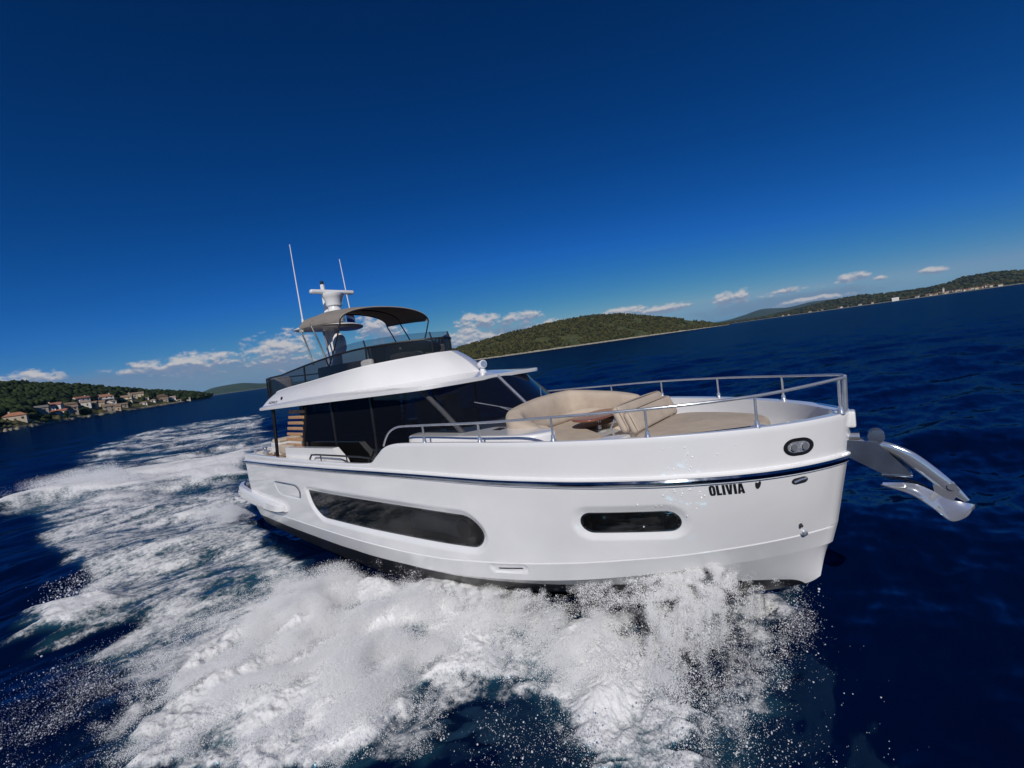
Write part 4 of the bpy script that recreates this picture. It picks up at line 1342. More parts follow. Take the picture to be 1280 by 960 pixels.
# shank: curved broad bar
sp = curve3([(15.95, 0, 2.235), (16.30, 0, 2.21), (16.58, 0, 2.10), (16.82, 0, 1.88), (17.0, 0, 1.66), (17.10, 0, 1.50)], 30)
hgt = np.interp(np.arange(30), [0, 6, 14, 22, 29], [.04, .055, .088, .082, .03])
tn = np.gradient(sp, axis=0); tn /= np.linalg.norm(tn, axis=1)[:, None]; up = np.stack([-tn[:, 2], 0 * tn[:, 0], tn[:, 0]], 1)
rows = []
for a_ in np.linspace(0, 2 * math.pi, 21)[:-1]:
    ca, sa = math.cos(a_), math.sin(a_)
    rows.append(sp + up * (hgt * (-1 + sa))[:, None] + np.array([0, .042 * math.copysign(abs(ca) ** .8, ca), 0]) * np.interp(np.arange(30), [0, 8, 20, 29], [.8, 1, 1, .45])[:, None])
ab.loft((rows + [rows[0]])[::-1])
anchor = ab.build('anchor', 'steel_polished', yacht, angle=25)
# plough flukes: two blades swept back from the tip
tip = np.array([17.14, 0, 1.44])
for sd in (-1, 1):
    out_e = curve3([(17.14, 0, 1.44), (17.05, sd * .13, 1.34), (16.92, sd * .25, 1.31), (16.74, sd * .31, 1.48), (16.54, sd * .30, 1.63), (16.28, sd * .24, 1.70)], 26)
    mid_e = curve3([(17.14, 0, 1.445), (17.02, sd * .02, 1.47), (16.90, sd * .03, 1.50), (16.76, sd * .04, 1.60), (16.58, sd * .08, 1.685), (16.30, sd * .22, 1.715)], 26)
    rows = [mid_e + (out_e - mid_e) * t + np.array([0, 0, -.03 * math.sin(math.pi * t)]) for t in np.linspace(0, 1, 7)]
    under = [r - np.array([0, 0, .014]) for r in rows]
    m_ = MB().loft(rows); m_.loft(under[::-1]); m_.loft([rows[-1], under[-1]])
    m_.build('fluke', 'steel_polished', anchor, angle=50)
MB().prism([(16.95, -.03, 1.72), (17.02, -.03, 1.62), (16.93, -.03, 1.42), (16.80, -.03, 1.50), (16.78, -.03, 1.66)], (0, .06, 0)).build('fluke_web', 'steel_polished', anchor, smooth=False)
MB().revolve([(.02, -.05), (.045, -.05), (.045, .05), (.02, .05)], (16.95, 0, 1.66), (0, 1, 0), 14).build('shackle', 'steel_polished', anchor)

# ---------------- courtesy flag on the arch
fl = bpy.data.objects.new('flag', None); COL.objects.link(fl)
fl.matrix_world = yacht.matrix_world.copy()
MB().tube([(3.1, .55, 5.75), (3.06, .55, 6.12)], .010, 6).build('flag_staff', 'steel', fl)
for nm, m_, z0, z1 in (('red_stripe', 'flag_red', 6.02, 6.11), ('white_stripe', 'flag_white', 5.93, 6.02), ('blue_stripe', 'flag_blue', 5.78, 5.93)):
    rows = []
    for z in (z0, z1):
        rows.append([(3.06 - .04 * t - .05 * math.sin(t * 7), .56 + t * .34, z - .16 * t * t) for t in np.linspace(0, 1, 16)])
    b_ = MB().loft(rows); b_.loft([[(p[0] + .004, p[1], p[2]) for p in r] for r in rows][::-1])
    b_.build(nm, m_, fl)
tag(fl, 'small blue white and red flag flying above the white radar wing', 'flag')
# ------------------------------------------------------------------ land
HEADLAND = [(-169.81, 300, 620, 43.7), (-173.48, 330, 620, 46.3), (-176.9, 350, 620, 44.7), (-180.98, 370, 640, 40.2), (-183.31, 440, 660, 36.6), (-185.87, 520, 680, 31.3), (-188.68, 600, 720, 23.6), (-191.75, 690, 780, 16.3), (-194.42, 780, 840, 9.6), (-195.97, 850, 880, 2.1)]
ISLAND = [(145.46, 1000, 1150, 8.3), (139.44, 1010, 1200, 25.0), (135.3, 1020, 1250, 40.5), (128.98, 1050, 1300, 62.3), (122.67, 1100, 1350, 80.1), (118.55, 1160, 1400, 85.6), (115.53, 1210, 1450, 82.0), (110.68, 1300, 1500, 57.5), (106.98, 1400, 1550, 33.4), (104.33, 1500, 1600, 12.5), (102.46, 1580, 1620, 0.6)]
FAR_SHORE = [(103.05, 3600, 3800, 10.6), (99.37, 3500, 3800, 14.9), (95.57, 3300, 3700, 36.7), (92.09, 3100, 3600, 60.5), (90.15, 3000, 3500, 61.6), (88.91, 2950, 3450, 51.4), (86.0, 2800, 3400, 44.5), (84.38, 2750, 3400, 51.4), (82.85, 2700, 3500, 76.6), (81.39, 2650, 3500, 78.2), (79.58, 2600, 3500, 61.2), (77.09, 2550, 3500, 45.5), (73.17, 2500, 3500, 19.9)]
DISTANT = [(167.6, 5000, 6500, 17.2), (164.88, 5000, 6500, 50.7), (163.45, 5000, 6500, 92.6), (161.22, 5000, 6500, 103.3), (158.86, 5000, 6500, 63.1), (154.69, 5000, 6500, 23.6), (150.22, 5000, 6500, 14.0), (145.46, 5000, 6500, 3.7)]
FAR_HILLS = [(106.98, 7000, 9000, 53.1), (103.05, 7000, 9000, 62.6), (100.97, 7000, 9000, 111.8), (98.97, 7000, 9000, 172.8), (96.68, 7000, 9000, 139.4), (94.15, 7000, 9000, 176.9), (92.09, 7000, 9000, 157.5), (90.15, 7000, 9000, 113.9)]


def land_mat(name, low, high, rock, zrock, nscale):
    m = bpy.data.materials.new(name); m.use_nodes = True
    b = NB(m.node_tree); p = b.n['Principled BSDF']
    pos = b.new('ShaderNodeNewGeometry').outputs['Position']
    sp = b.new('ShaderNodeSeparateXYZ'); b.l.new(pos, sp.inputs[0])
    n = b.noise(pos, nscale, 6, 0.65)
    n2 = b.noise(pos, nscale * 7, 4, 0.6)
    c = b.mix(b.sstep(n, .35, .65), (*low, 1), (*high, 1))
    c = b.mix(b.math('MULTIPLY', b.sstep(n2, .52, .75), .6), c, (*[v * .5 for v in rock], 1))
    zz = b.math('ADD', sp.outputs[2], b.math('MULTIPLY', b.math('SUBTRACT', n2, .5), zrock))
    rk = b.mix(b.sstep(n2, .3, .7), (*rock, 1), (*[v * .6 for v in rock], 1))
    c = b.mix(b.sstep(zz, zrock * .75, zrock * 1.15), rk, c)
    b.l.new(c, p.inputs['Base Color'])
    p.inputs['Roughness'].default_value = .95; p.inputs['Specular IOR Level'].default_value = .1
    b.l.new(b.bump(n2, .6, 2.0), p.inputs['Normal'])
    return m


def land_h(tab, az, d, rough=1.0):
    """terrain height at azimuth (deg) and distance from the boat's bow"""
    T = np.array(sorted(tab)); az = np.asarray(az, float)
    ds = pchip(T[:, 0], T[:, 1], az); dr = pchip(T[:, 0], T[:, 2], az); H = pchip(T[:, 0], T[:, 3], az)
    x = d * np.cos(np.radians(az)); y = d * np.sin(np.radians(az))
    ds = ds + (fbm(az * 3.1, 0.5 + 0 * az, 0, 3) - .5) * (dr - ds) * .12
    t = (d - ds) / np.maximum(dr - ds, 5)
    up = .9 + (H - .9) * np.clip(t, 0, 1) ** 1.15
    dn = np.clip(1 - (t - 1) * .8, 0, 1) ** .8
    h = np.where(t < 1, up, H * dn)
    L = max(dr.mean() - ds.mean(), 40) * .35
    h = h * (1 + rough * .22 * (fbm(x / L, y / L, 0, 5) - .5) * np.clip(t * 3, 0, 1) * np.clip(np.abs(t - 1) * 3 + .35, 0, 1))
    return np.where(t < 0, np.maximum(-3, t * 60), h), t


def build_land(name, tab, m, ncol, nrow, rough=1.0):
    T = np.array(sorted(tab))
    az = np.linspace(T[0, 0], T[-1, 0], ncol)
    ds = pchip(T[:, 0], T[:, 1], az); dr = pchip(T[:, 0], T[:, 2], az)
    tt = np.concatenate([[-.10, -.03, 0, .015, .03], np.linspace(.05, 1.9, nrow)])
    rows = []
    for t in tt:
        d = ds + (dr - ds) * t
        h, _ = land_h(tab, az, d, rough)
        rows.append(np.stack([CAM.x + d * np.cos(np.radians(az)), CAM.y + d * np.sin(np.radians(az)), h], 1))
    o = MB().loft(rows[::-1]).build(name, m, None, angle=180)
    return tag(o, kind='structure')


build_land('headland', HEADLAND, land_mat('headland_ground', (.055, .06, .022), (.12, .115, .045), (.34, .30, .23), 1.9, .03), 260, 50)
build_land('island', ISLAND, land_mat('island_ground', (.040, .052, .016), (.075, .08, .028), (.42, .38, .30), 3.4, .014), 320, 60)
build_land('far_shore', FAR_SHORE, land_mat('far_ground', (.022, .034, .018), (.05, .058, .028), (.30, .27, .21), 3.0, .012), 300, 40)
build_land('distant_hills', DISTANT, land_mat('distant_ground', (.035, .055, .022), (.06, .075, .03), (.2, .19, .14), 5, .006), 120, 24)
build_land('far_hills', FAR_HILLS, land_mat('far_hill_ground', (.035, .05, .03), (.06, .07, .04), (.2, .19, .14), 5, .004), 120, 24)

HOUSES = [(-417.9, 7.4, 4.8, 14.3, 8.0, 'orange'), (-418.8, 13.4, 1.9, 3.2, 3.2, 'small'), (-489.6, 23.0, 9.8, 12.1, 6.5, 'grey'), (-518.0, 32.9, 10.5, 13.7, 7.8, 'red'), (-497.6, 34.3, 5.4, 13.2, 6.1, 'redlow'), (-536.7, 42.4, 10.0, 15.2, 7.1, 'tan'), (-521.9, 43.7, 5.9, 9.9, 8.9, 'stone'), (-589.4, 57.8, 15.8, 15.6, 6.7, 'red'), (-568.0, 56.7, 10.5, 14.0, 7.5, 'white'), (-574.9, 63.5, 8.7, 9.8, 7.6, 'stone'), (-587.6, 70.3, 8.6, 12.3, 7.8, 'tan'), (-621.6, 80.1, 13.1, 16.5, 10.6, 'tall'), (-569.6, 73.6, 2.5, 11.9, 9.7, 'stone'), (-581.8, 81.1, 2.3, 11.1, 7.7, 'tan'), (-628.7, 74.7, 17.8, 7.1, 4.8, 'small'), (-617.0, 85.1, 9.5, 5.9, 5.9, 'white'), (-648.9, 101.8, 10.4, 13.6, 9.9, 'cream'), (-679.6, 111.6, 14.7, 12.9, 7.8, 'cream'), (-696.2, 121.8, 14.8, 11.9, 8.0, 'cream'), (-649.4, 115.8, 4.1, 9.9, 5.0, 'white'), (-685.3, 126.5, 9.4, 5.2, 5.2, 'small'), (-676.7, 130.5, 5.4, 7.8, 5.2, 'white'), (-703.4, 144.5, 7.1, 16.2, 9.4, 'brown'), (-719.9, 159.1, 5.2, 11.1, 6.9, 'bright'), (-696.9, 146.1, 4.5, 10.7, 6.7, 'stone'), (-715.5, 165.2, 1.9, 6.9, 4.1, 'small'), (-733.4, 180.5, 1.1, 7.1, 6.4, 'pale'), (-607.6, 89.9, 4.7, 11.6, 5.8, 'stone')]
HLAB = ['wide orange-roofed house standing alone in the field, leftmost of the village',
        'tiny white hut on the shore just right of the lone orange-roofed house',
        'greyish low house with dull roof, second large house from the left, below the trees',
        'white house with red roof up the slope behind the low red-roofed waterfront house',
        'low white house with red roof close to the shore, left part of the village',
        'broad tan house with brown roof just right of the two red-roofed white houses',
        'grey stone house near the shore below the broad tan house',
        'wide white house with red roof highest on the slope, left of the tall white house',
        'white plain-roofed house directly below the wide red-roofed house on the slope',
        'grey stone house on the mid slope, right of the white plain-roofed house',
        'tan house on the mid slope just below and left of the tall white house',
        'tallest white house with orange roof at the middle of the village, upper slope',
        'tall grey stone house by the water below the tall white house',
        'tan waterfront house right of the tall grey stone house',
        'tiny white house high on the slope left of the tall white house',
        'narrow white house just right of the tall white house',
        'tall cream house with flat brown roof, leftmost of the upper cream houses',
        'cream house on the upper slope, middle one of the three cream houses',
        'cream house on the upper slope under the trees, rightmost of the three cream houses',
        'low white house near the water below the three cream houses',
        'tiny white house right of the three cream houses below the treeline',
        'small white house near the water between the cream houses and the brown house',
        'broad brown house with brown roof near the right end of the village',
        'brightest white house at the right end of the village beside the broad brown house',
        'grey stone house on the shore in front of the broad brown house',
        'small white shed at the water right of the brightest white house',
        'small pale house standing alone at the far right tip of the headland',
        'low grey stone house by the water between the tan waterfront house and the cream houses']
ROOFC = dict(orange=(.33, .15, .085), red=(.27, .115, .08), redlow=(.29, .105, .07), tan=(.19, .13, .09), stone=(.20, .15, .11), tall=(.30, .15, .09), white=(.26, .2, .16), cream=(.20, .15, .11), grey=(.17, .16, .15), small=(.28, .18, .13), brown=(.13, .085, .06), bright=(.32, .25, .2), pale=(.26, .22, .18))
WALLC = dict(orange=(.50, .42, .32), red=(.62, .59, .54), redlow=(.64, .61, .57), tan=(.42, .33, .24), stone=(.34, .30, .25), tall=(.66, .63, .58), white=(.62, .59, .55), cream=(.56, .49, .36), grey=(.38, .36, .33), small=(.66, .63, .58), brown=(.26, .19, .14), bright=(.78, .76, .72), pale=(.58, .57, .46))
for k in ROOFC:
    mat('roof_' + k, ROOFC[k], .85, var=.2, vscale=1.2, bump=.3, bscale=6, bdist=.05)
    mat('plaster_' + k, tuple(v * 1.0 for v in WALLC[k]), .9, var=.12, vscale=.6)
mat('window_dark', (.03, .035, .04), .15, var=.2)
mat('door_wood', (.10, .06, .04), .6, var=.2)
mat('concrete', (.35, .33, .30), .9, var=.15, vscale=.8)


def build_house(i, x, y, z, w, h, style):
    o = bpy.data.objects.new('house', None); COL.objects.link(o)
    yaw = math.atan2(CAM.y - y, CAM.x - x) + random.uniform(-.45, .45)
    o.location = (x, y, z); o.rotation_euler = (0, 0, yaw)
    tag(o, HLAB[i], 'house', 'houses of the village on the left headland')
    w *= .72; h *= .74
    d = w * random.uniform(.6, .8); rh = min(h * .34, w * .26); wh = h - rh
    wall = MB()
    hip = style in ('orange', 'tall', 'brown', 'white')
    # local x faces the sea, y runs along the facade
    wall.prism([(-d / 2, -w / 2, -2.5), (d / 2, -w / 2, -2.5), (d / 2, w / 2, -2.5), (-d / 2, w / 2, -2.5)], (0, 0, wh + 2.5))
    if not hip:
        for s in (-1, 1):
            wall.prism([(-d / 2, s * w / 2, wh), (d / 2, s * w / 2, wh), (0, s * w / 2, wh + rh * .93)], (0, -s * .25, 0))
    wall.build('wall', 'plaster_' + style, o, smooth=False)
    e = .45; r = MB()
    rx = w / 2 - (d * .42 if hip else -e)
    a = [(d / 2 + e, -w / 2 - e, wh - .1), (d / 2 + e, w / 2 + e, wh - .1), (0, rx, wh + rh), (0, -rx, wh + rh)]
    b = [(-d / 2 - e, w / 2 + e, wh - .1), (-d / 2 - e, -w / 2 - e, wh - .1), (0, -rx, wh + rh), (0, rx, wh + rh)]
    r.prism(a, (0, 0, .22)); r.prism(b, (0, 0, .22))
    if hip:
        r.prism([(d / 2 + e, w / 2 + e, wh - .1), (-d / 2 - e, w / 2 + e, wh - .1), (0, rx, wh + rh)], (0, 0, .22))
        r.prism([(-d / 2 - e, -w / 2 - e, wh - .1), (d / 2 + e, -w / 2 - e, wh - .1), (0, -rx, wh + rh)], (0, 0, .22))
    rf = r.build('roof', 'roof_' + style, o, smooth=False)
    if w > 9:
        MB().rbox((random.uniform(-.1, .1) * d, w * random.choice([-.25, .28]), wh + rh + .2), (.7, .9, 1.5), .05, 1).build('chimney', 'plaster_' + style, rf, smooth=False)
    fl = 2 if wh > 4.6 else 1
    nw = max(1, int(w / 3.4))
    for f in range(fl):
        zc = wh * ((f + .5) / fl) + .1
        for k in range(nw):
            yy = (k + .5) / nw * w - w / 2
            if f == 0 and k == nw // 2 and w > 6:
                MB().rbox((d / 2 + .02, yy, 1.05), (.12, 1.1, 2.1), .03, 1).build('door', 'door_wood', o, smooth=False)
            else:
                MB().rbox((d / 2 + .02, yy, zc), (.12, 1.2, 1.35), .03, 1).build('window', 'window_dark', o, smooth=False)
    if style in ('orange', 'tall', 'cream', 'redlow') and fl == 2:
        MB().rbox((d / 2 + .75, 0, wh * .5), (1.5, w * .8, .18), .03, 1).rbox((d / 2 + 1.45, 0, wh * .5 + .5), (.08, w * .8, .9), .02, 1).build('balcony', 'plaster_' + style, o, smooth=False)


for i, hrow in enumerate(HOUSES):
    build_house(i, *hrow)

# ---- trees
ICO = bmesh.new(); bmesh.ops.create_icosphere(ICO, subdivisions=2, radius=1)
ICOV = np.array([v.co[:] for v in ICO.verts]); ICOF = np.array([[v.index for v in f.verts] for f in ICO.faces]); ICO.free()
CROWNS = []
for k in range(14):
    s = ICOV + np.array([k * 3.1, k * 1.7, 0])
    d = 1 + .75 * (fbm(s[:, 0] * 1.4, s[:, 1] * 1.4, s[:, 2] * 1.4 + 9, 3) - .5) + .35 * (vnoise(s[:, 0] * 4.1, s[:, 1] * 4.1, s[:, 2] * 4.1 + 5) - .5)
    CROWNS.append(ICOV * d[:, None])


def foliage_mat(name, dark, light):
    m = bpy.data.materials.new(name); m.use_nodes = True
    b = NB(m.node_tree); p = b.n['Principled BSDF']
    a = b.new('ShaderNodeAttribute', attribute_name='tint').outputs['Fac']
    pos = b.new('ShaderNodeNewGeometry').outputs['Position']
    n = b.noise(pos, .55, 4, .7)
    f = b.math('ADD', b.math('MULTIPLY', a, .75), b.math('MULTIPLY', b.math('SUBTRACT', n, .5), 1.0))
    c = b.mix(b.sstep(f, .0, .85), (*dark, 1), (*light, 1))
    b.l.new(c, p.inputs['Base Color'])
    p.inputs['Roughness'].default_value = .8; p.inputs['Specular IOR Level'].default_value = .15
    b.l.new(b.bump(n, .8, .8), p.inputs['Normal'])
    MATS[name] = m
    return m


foliage_mat('forest_leaf', (.016, .019, .005), (.082, .074, .020))
foliage_mat('pine_leaf', (.014, .024, .009), (.035, .05, .016))
mat('bark', (.09, .065, .045), .9, var=.2)


def forest(name, pts, rad, hgt, m, tintbias=0.0):
    """one mass of tree crowns: two or three lobes per tree"""
    V = []; F = []; tint = []
    g = np.random.default_rng(len(pts))
    o = 0
    for (x, y, z), r, h in zip(pts, rad, hgt):
        tt = g.random()
        nl = g.integers(2, 4)
        for l in range(nl):
            c = CROWNS[g.integers(14)]
            a = g.random() * 6.28
            ca, sa = math.cos(a), math.sin(a)
            s = r * (g.uniform(.5, .75) if l else 1)
            dx, dy = (g.normal(0, .55, 2) * r if l else (0, 0))
            v = np.stack([(c[:, 0] * ca - c[:, 1] * sa) * s + x + dx, (c[:, 0] * sa + c[:, 1] * ca) * s + y + dy, c[:, 2] * h * .55 * (s / r) + z + h * (.55 if not l else g.uniform(.3, .75))], 1)
            V.append(v); F.append(ICOF + o); o += len(v)
            tint.append(np.full(len(v), np.clip(tt + g.normal(0, .1) + tintbias, 0, 1)))
    V = np.concatenate(V); F = np.concatenate(F); tint = np.concatenate(tint)
    me = bpy.data.meshes.new(name)
    me.vertices.add(len(V)); me.vertices.foreach_set('co', V.astype(np.float32).ravel())
    me.loops.add(len(F) * 3); me.loops.foreach_set('vertex_index', F.astype(np.int32).ravel())
    me.polygons.add(len(F)); me.polygons.foreach_set('loop_start', np.arange(len(F), dtype=np.int32) * 3)
    at = me.attributes.new('tint', 'FLOAT', 'POINT'); at.data.foreach_set('value', tint.astype(np.float32))
    me.update(); me.validate()
    me.materials.append(MATS[m])
    ob = bpy.data.objects.new(name, me); COL.objects.link(ob)
    return tag(ob, kind='stuff')


def scatter(tab, n, tmin, tmax, seed, avoid=None, clear=None):
    g = np.random.default_rng(seed)
    T = np.array(sorted(tab)); out = []
    az = g.uniform(T[0, 0], T[-1, 0], n * 3); t = g.uniform(tmin, tmax, n * 3)
    ds = pchip(T[:, 0], T[:, 1], az); dr = pchip(T[:, 0], T[:, 2], az)
    d = ds + (dr - ds) * t
    z, tt = land_h(tab, az, d)
    x = CAM.x + d * np.cos(np.radians(az)); y = CAM.y + d * np.sin(np.radians(az))
    ok = (tt > tmin) & (z > .5)
    if avoid is not None:
        for (hx, hy, hz, w, h, s) in avoid:
            # open ground round each house and a clear view of it from the water
            ux, uy = CAM.x - hx, CAM.y - hy; L = math.hypot(ux, uy); ux /= L; uy /= L
            dx, dy = x - hx, y - hy
            al = dx * ux + dy * uy; la = np.abs(-dx * uy + dy * ux)
            ok &= ~((la < w * .62) & (al > -w * .6) & (al < 30))
    if clear is not None:
        ok &= clear(az, tt, x, y)
    i = np.where(ok)[0][:n]
    return np.stack([x[i], y[i], z[i] - .6], 1)


g = np.random.default_rng(5)
p = scatter(HEADLAND, 3000, .07, 1.15, 1, HOUSES, lambda az, t, x, y: (t > .30 + .30 * (fbm(x / 30, y / 30, 0, 3) - .5) * 2) | ((az > -196) & (g.random(len(az)) < .10)))
forest('headland_forest', p, g.uniform(2.2, 4.2, len(p)), g.uniform(4.5, 8, len(p)) * np.interp(p[:, 0], [-880, -700], [.75, 1]), 'pine_leaf')
p = scatter(ISLAND, 9500, .05, 1.12, 2, None, lambda az, t, x, y: fbm(x / 60, y / 60, 0, 4) > .36 + .10 * (t < .25))
forest('island_forest', p, g.uniform(1.6, 3.6, len(p)), g.uniform(3, 7, len(p)), 'forest_leaf')
p = scatter(FAR_SHORE, 3000, .10, 1.1, 3)
forest('far_forest', p, g.uniform(5, 9, len(p)), g.uniform(6, 11, len(p)), 'forest_leaf', -.15)


def pine(x, y, z, h, r):
    o = bpy.data.objects.new('pine_tree', None); COL.objects.link(o); o.location = (x, y, z)
    tag(o, 'dark pine tree with a full round crown standing among the village houses', 'tree', 'pine trees among the village houses')
    MB().tube([(0, 0, -1), (.2, .1, h * .3), (.1, .3, h * .7)], [.35, .26, .12], 7).build('trunk', 'bark', o)
    V = []; F = []; k = 0
    for l in range(16):
        a = random.uniform(0, 6.28); q = random.random() ** .6 * r * .75
        zz = h * random.uniform(.38, .93); sc_l = r * random.uniform(.30, .5) * (1.15 - .55 * (zz / h))
        c = random.choice(CROWNS)
        V.append(c * np.array([sc_l, sc_l, sc_l * .7]) + np.array([q * math.cos(a) * (1.25 - zz / h), q * math.sin(a) * (1.25 - zz / h), zz])); F.append(ICOF + k); k += len(c)
    ob = mesh_obj('crown', np.concatenate(V), np.concatenate(F), 'pine_leaf', o, smooth=False)
    at = ob.data.attributes.new('tint', 'FLOAT', 'POINT'); at.data.foreach_set('value', np.repeat(np.random.default_rng(int(h * 100)).random(16), len(ICOV)).astype(np.float32))


for (hx, hy, ox, oy, h, r) in ((-417.9, 7.4, -8, 13, 6, 3), (-489.6, 23, 10, 13, 7, 3.5), (-518, 32.9, -12, -12, 9, 4), (-536.7, 42.4, -13, 6, 9, 4), (-568, 56.7, 4, -12, 7, 3.4), (-589, 57.8, -12, 9, 9, 4), (-621, 80, -13, 8, 10, 4.5), (-617, 85, 9, 10, 7, 3.2), (-648.9, 101.8, 8, -11, 8, 3.6), (-679, 111, -10, -9, 9, 4), (-703, 144, -13, 3, 10, 4.5), (-719, 159, -12, 10, 10, 4.5), (-733, 180, -14, -2, 10, 5), (-733, 180, -14, 10, 9, 5), (-740, 192, -6, 6, 8, 5), (-696, 146, 12, -12, 6, 3)):
    x, y = hx + ox, hy + oy
    az = math.degrees(math.atan2(y - CAM.y, x - CAM.x)) - 360 if y > CAM.y else math.degrees(math.atan2(y - CAM.y, x - CAM.x))
    z, _ = land_h(HEADLAND, np.array([az]), np.array([math.hypot(x - CAM.x, y - CAM.y)]))
    pine(x, y, max(float(z[0]), .3), h, r)

# ---- the town on the far right shore
TOWN = [(94.65, 3249.0), (93.61, 3189.0), (93.4, 3177.0), (93.92, 3207.0), (92.1, 3100.0), (91.41, 3066.0), (90.45, 3016.0), (89.34, 2968.0), (89.52, 2975.0), (86.95, 2851.0), (86.2, 2811.0), (86.07, 2804.0), (85.38, 2781.0), (85.54, 2786.0), (85.22, 2776.0), (84.9, 2766.0), (84.66, 2759.0), (84.5, 2754.0), (84.12, 2742.0), (83.88, 2734.0), (83.73, 2729.0), (83.5, 2722.0), (83.35, 2717.0), (83.2, 2712.0), (82.98, 2704.0), (82.76, 2697.0), (82.58, 2691.0), (82.32, 2682.0), (82.18, 2677.0), (81.89, 2667.0), (81.68, 2660.0), (81.61, 2657.0), (81.33, 2648.0), (81.12, 2643.0), (80.91, 2637.0), (97.15, 3385.0), (96.6, 3356.0), (94.76, 3255.0), (92.0, 3095.0), (81.47, 2653.0), (82.03, 2672.0), (82.47, 2687.0), (83.05, 2707.0), (83.66, 2727.0), (84.27, 2747.0), (85.06, 2771.0), (85.95, 2799.0)]


def town_block(name, w, d, h, rh, wm, rm):
    mb = MB()
    mb.prism([(-d / 2, -w / 2, -4), (d / 2, -w / 2, -4), (d / 2, w / 2, -4), (-d / 2, w / 2, -4)], (0, 0, h + 4))
    mb.mi = 1
    mb.prism([(-d / 2 - .5, -w / 2 - .5, h + .02), (d / 2 + .5, -w / 2 - .5, h + .02), (0, -w / 2 - .5, h + rh)], (0, w + 1, 0))
    return mb.build(name, [wm, rm], None, smooth=False)


kinds = [(11, 9, 5, 3, 'plaster_cream', 'roof_orange'), (9, 8, 4.5, 3, 'plaster_tan', 'roof_red'), (13, 9, 6, 3, 'plaster_white', 'roof_tan'), (10, 8, 6.5, 3, 'plaster_cream', 'roof_brown')]
protos = []
for i, (a, dd) in enumerate(TOWN):
    k = i % 4
    if k >= len(protos):
        o = town_block('town_house', *kinds[k]); protos.append(o)
    else:
        o = protos[k].copy(); COL.objects.link(o)
    d = dd + 18 + random.uniform(0, 90 if a < 88 else 40)
    z, _ = land_h(FAR_SHORE, np.array([a]), np.array([d]))
    o.location = (CAM.x + d * math.cos(R(a)), CAM.y + d * math.sin(R(a)), max(float(z[0]), 1) - .5)
    o.rotation_euler = (0, 0, R(a + 180) + random.uniform(-.6, .6))
    tag(o, 'tiny pale house in the town strung along the far right shore', 'house', 'tiny houses of the far right shore town')


def on_shore(o, a, d):
    o.location = (CAM.x + d * math.cos(R(a)), CAM.y + d * math.sin(R(a)), 1.2); o.rotation_euler = (0, 0, R(a + 180))


o = town_block('waterfront_hall', 26, 14, 12, 4, 'plaster_bright', 'plaster_bright')
on_shore(o, 87.75, 2895); tag(o, 'large bright white building alone at the water on the far right shore', 'building')
tw = MB().rbox((0, 0, 12), (6, 6, 28), .1, 1)
o = tw.build('church_tower', 'plaster_white', None, smooth=False)
MB().prism([(-3.4, -3.4, 26), (3.4, -3.4, 26), (3.4, 3.4, 26), (-3.4, 3.4, 26)], (0, 0, .3)).loft([[(-3.2, -3.2, 26.3), (3.2, -3.2, 26.3), (3.2, 3.2, 26.3), (-3.2, 3.2, 26.3)], [(-.1, -.1, 33), (.1, -.1, 33), (.1, .1, 33), (-.1, .1, 33)]], closed=True, cap=True).build('spire', 'roof_tan', o, smooth=False)
on_shore(o, 84.40, 2790); tag(o, 'slim pale church tower rising above the far right shore town', 'church tower')

# ------------------------------------------------------------------ spray: droplets thrown up along the starboard side
def spray_mat():
    m = bpy.data.materials.new('droplets'); m.use_nodes = True
    b = NB(m.node_tree); p = b.n['Principled BSDF']
    p.inputs['Base Color'].default_value = (.86, .87, .88, 1)
    p.inputs['Roughness'].default_value = .35
    p.inputs['Specular IOR Level'].default_value = .5
    pos = b.new('ShaderNodeNewGeometry').outputs['Position']
    c = b.mix(b.noise(pos, 9, 3), (.95, .955, .96, 1), (.985, .985, .985, 1))
    b.l.new(c, p.inputs['Base Color'])
    t = b.new('ShaderNodeBsdfTranslucent'); b.l.new(c, t.inputs[0])
    mx = b.new('ShaderNodeMixShader'); mx.inputs[0].default_value = .5
    b.l.new(p.outputs[0], mx.inputs[1]); b.l.new(t.outputs[0], mx.inputs[2])
    b.l.new(mx.outputs[0], b.n['Material Output'].inputs[0])
    return m


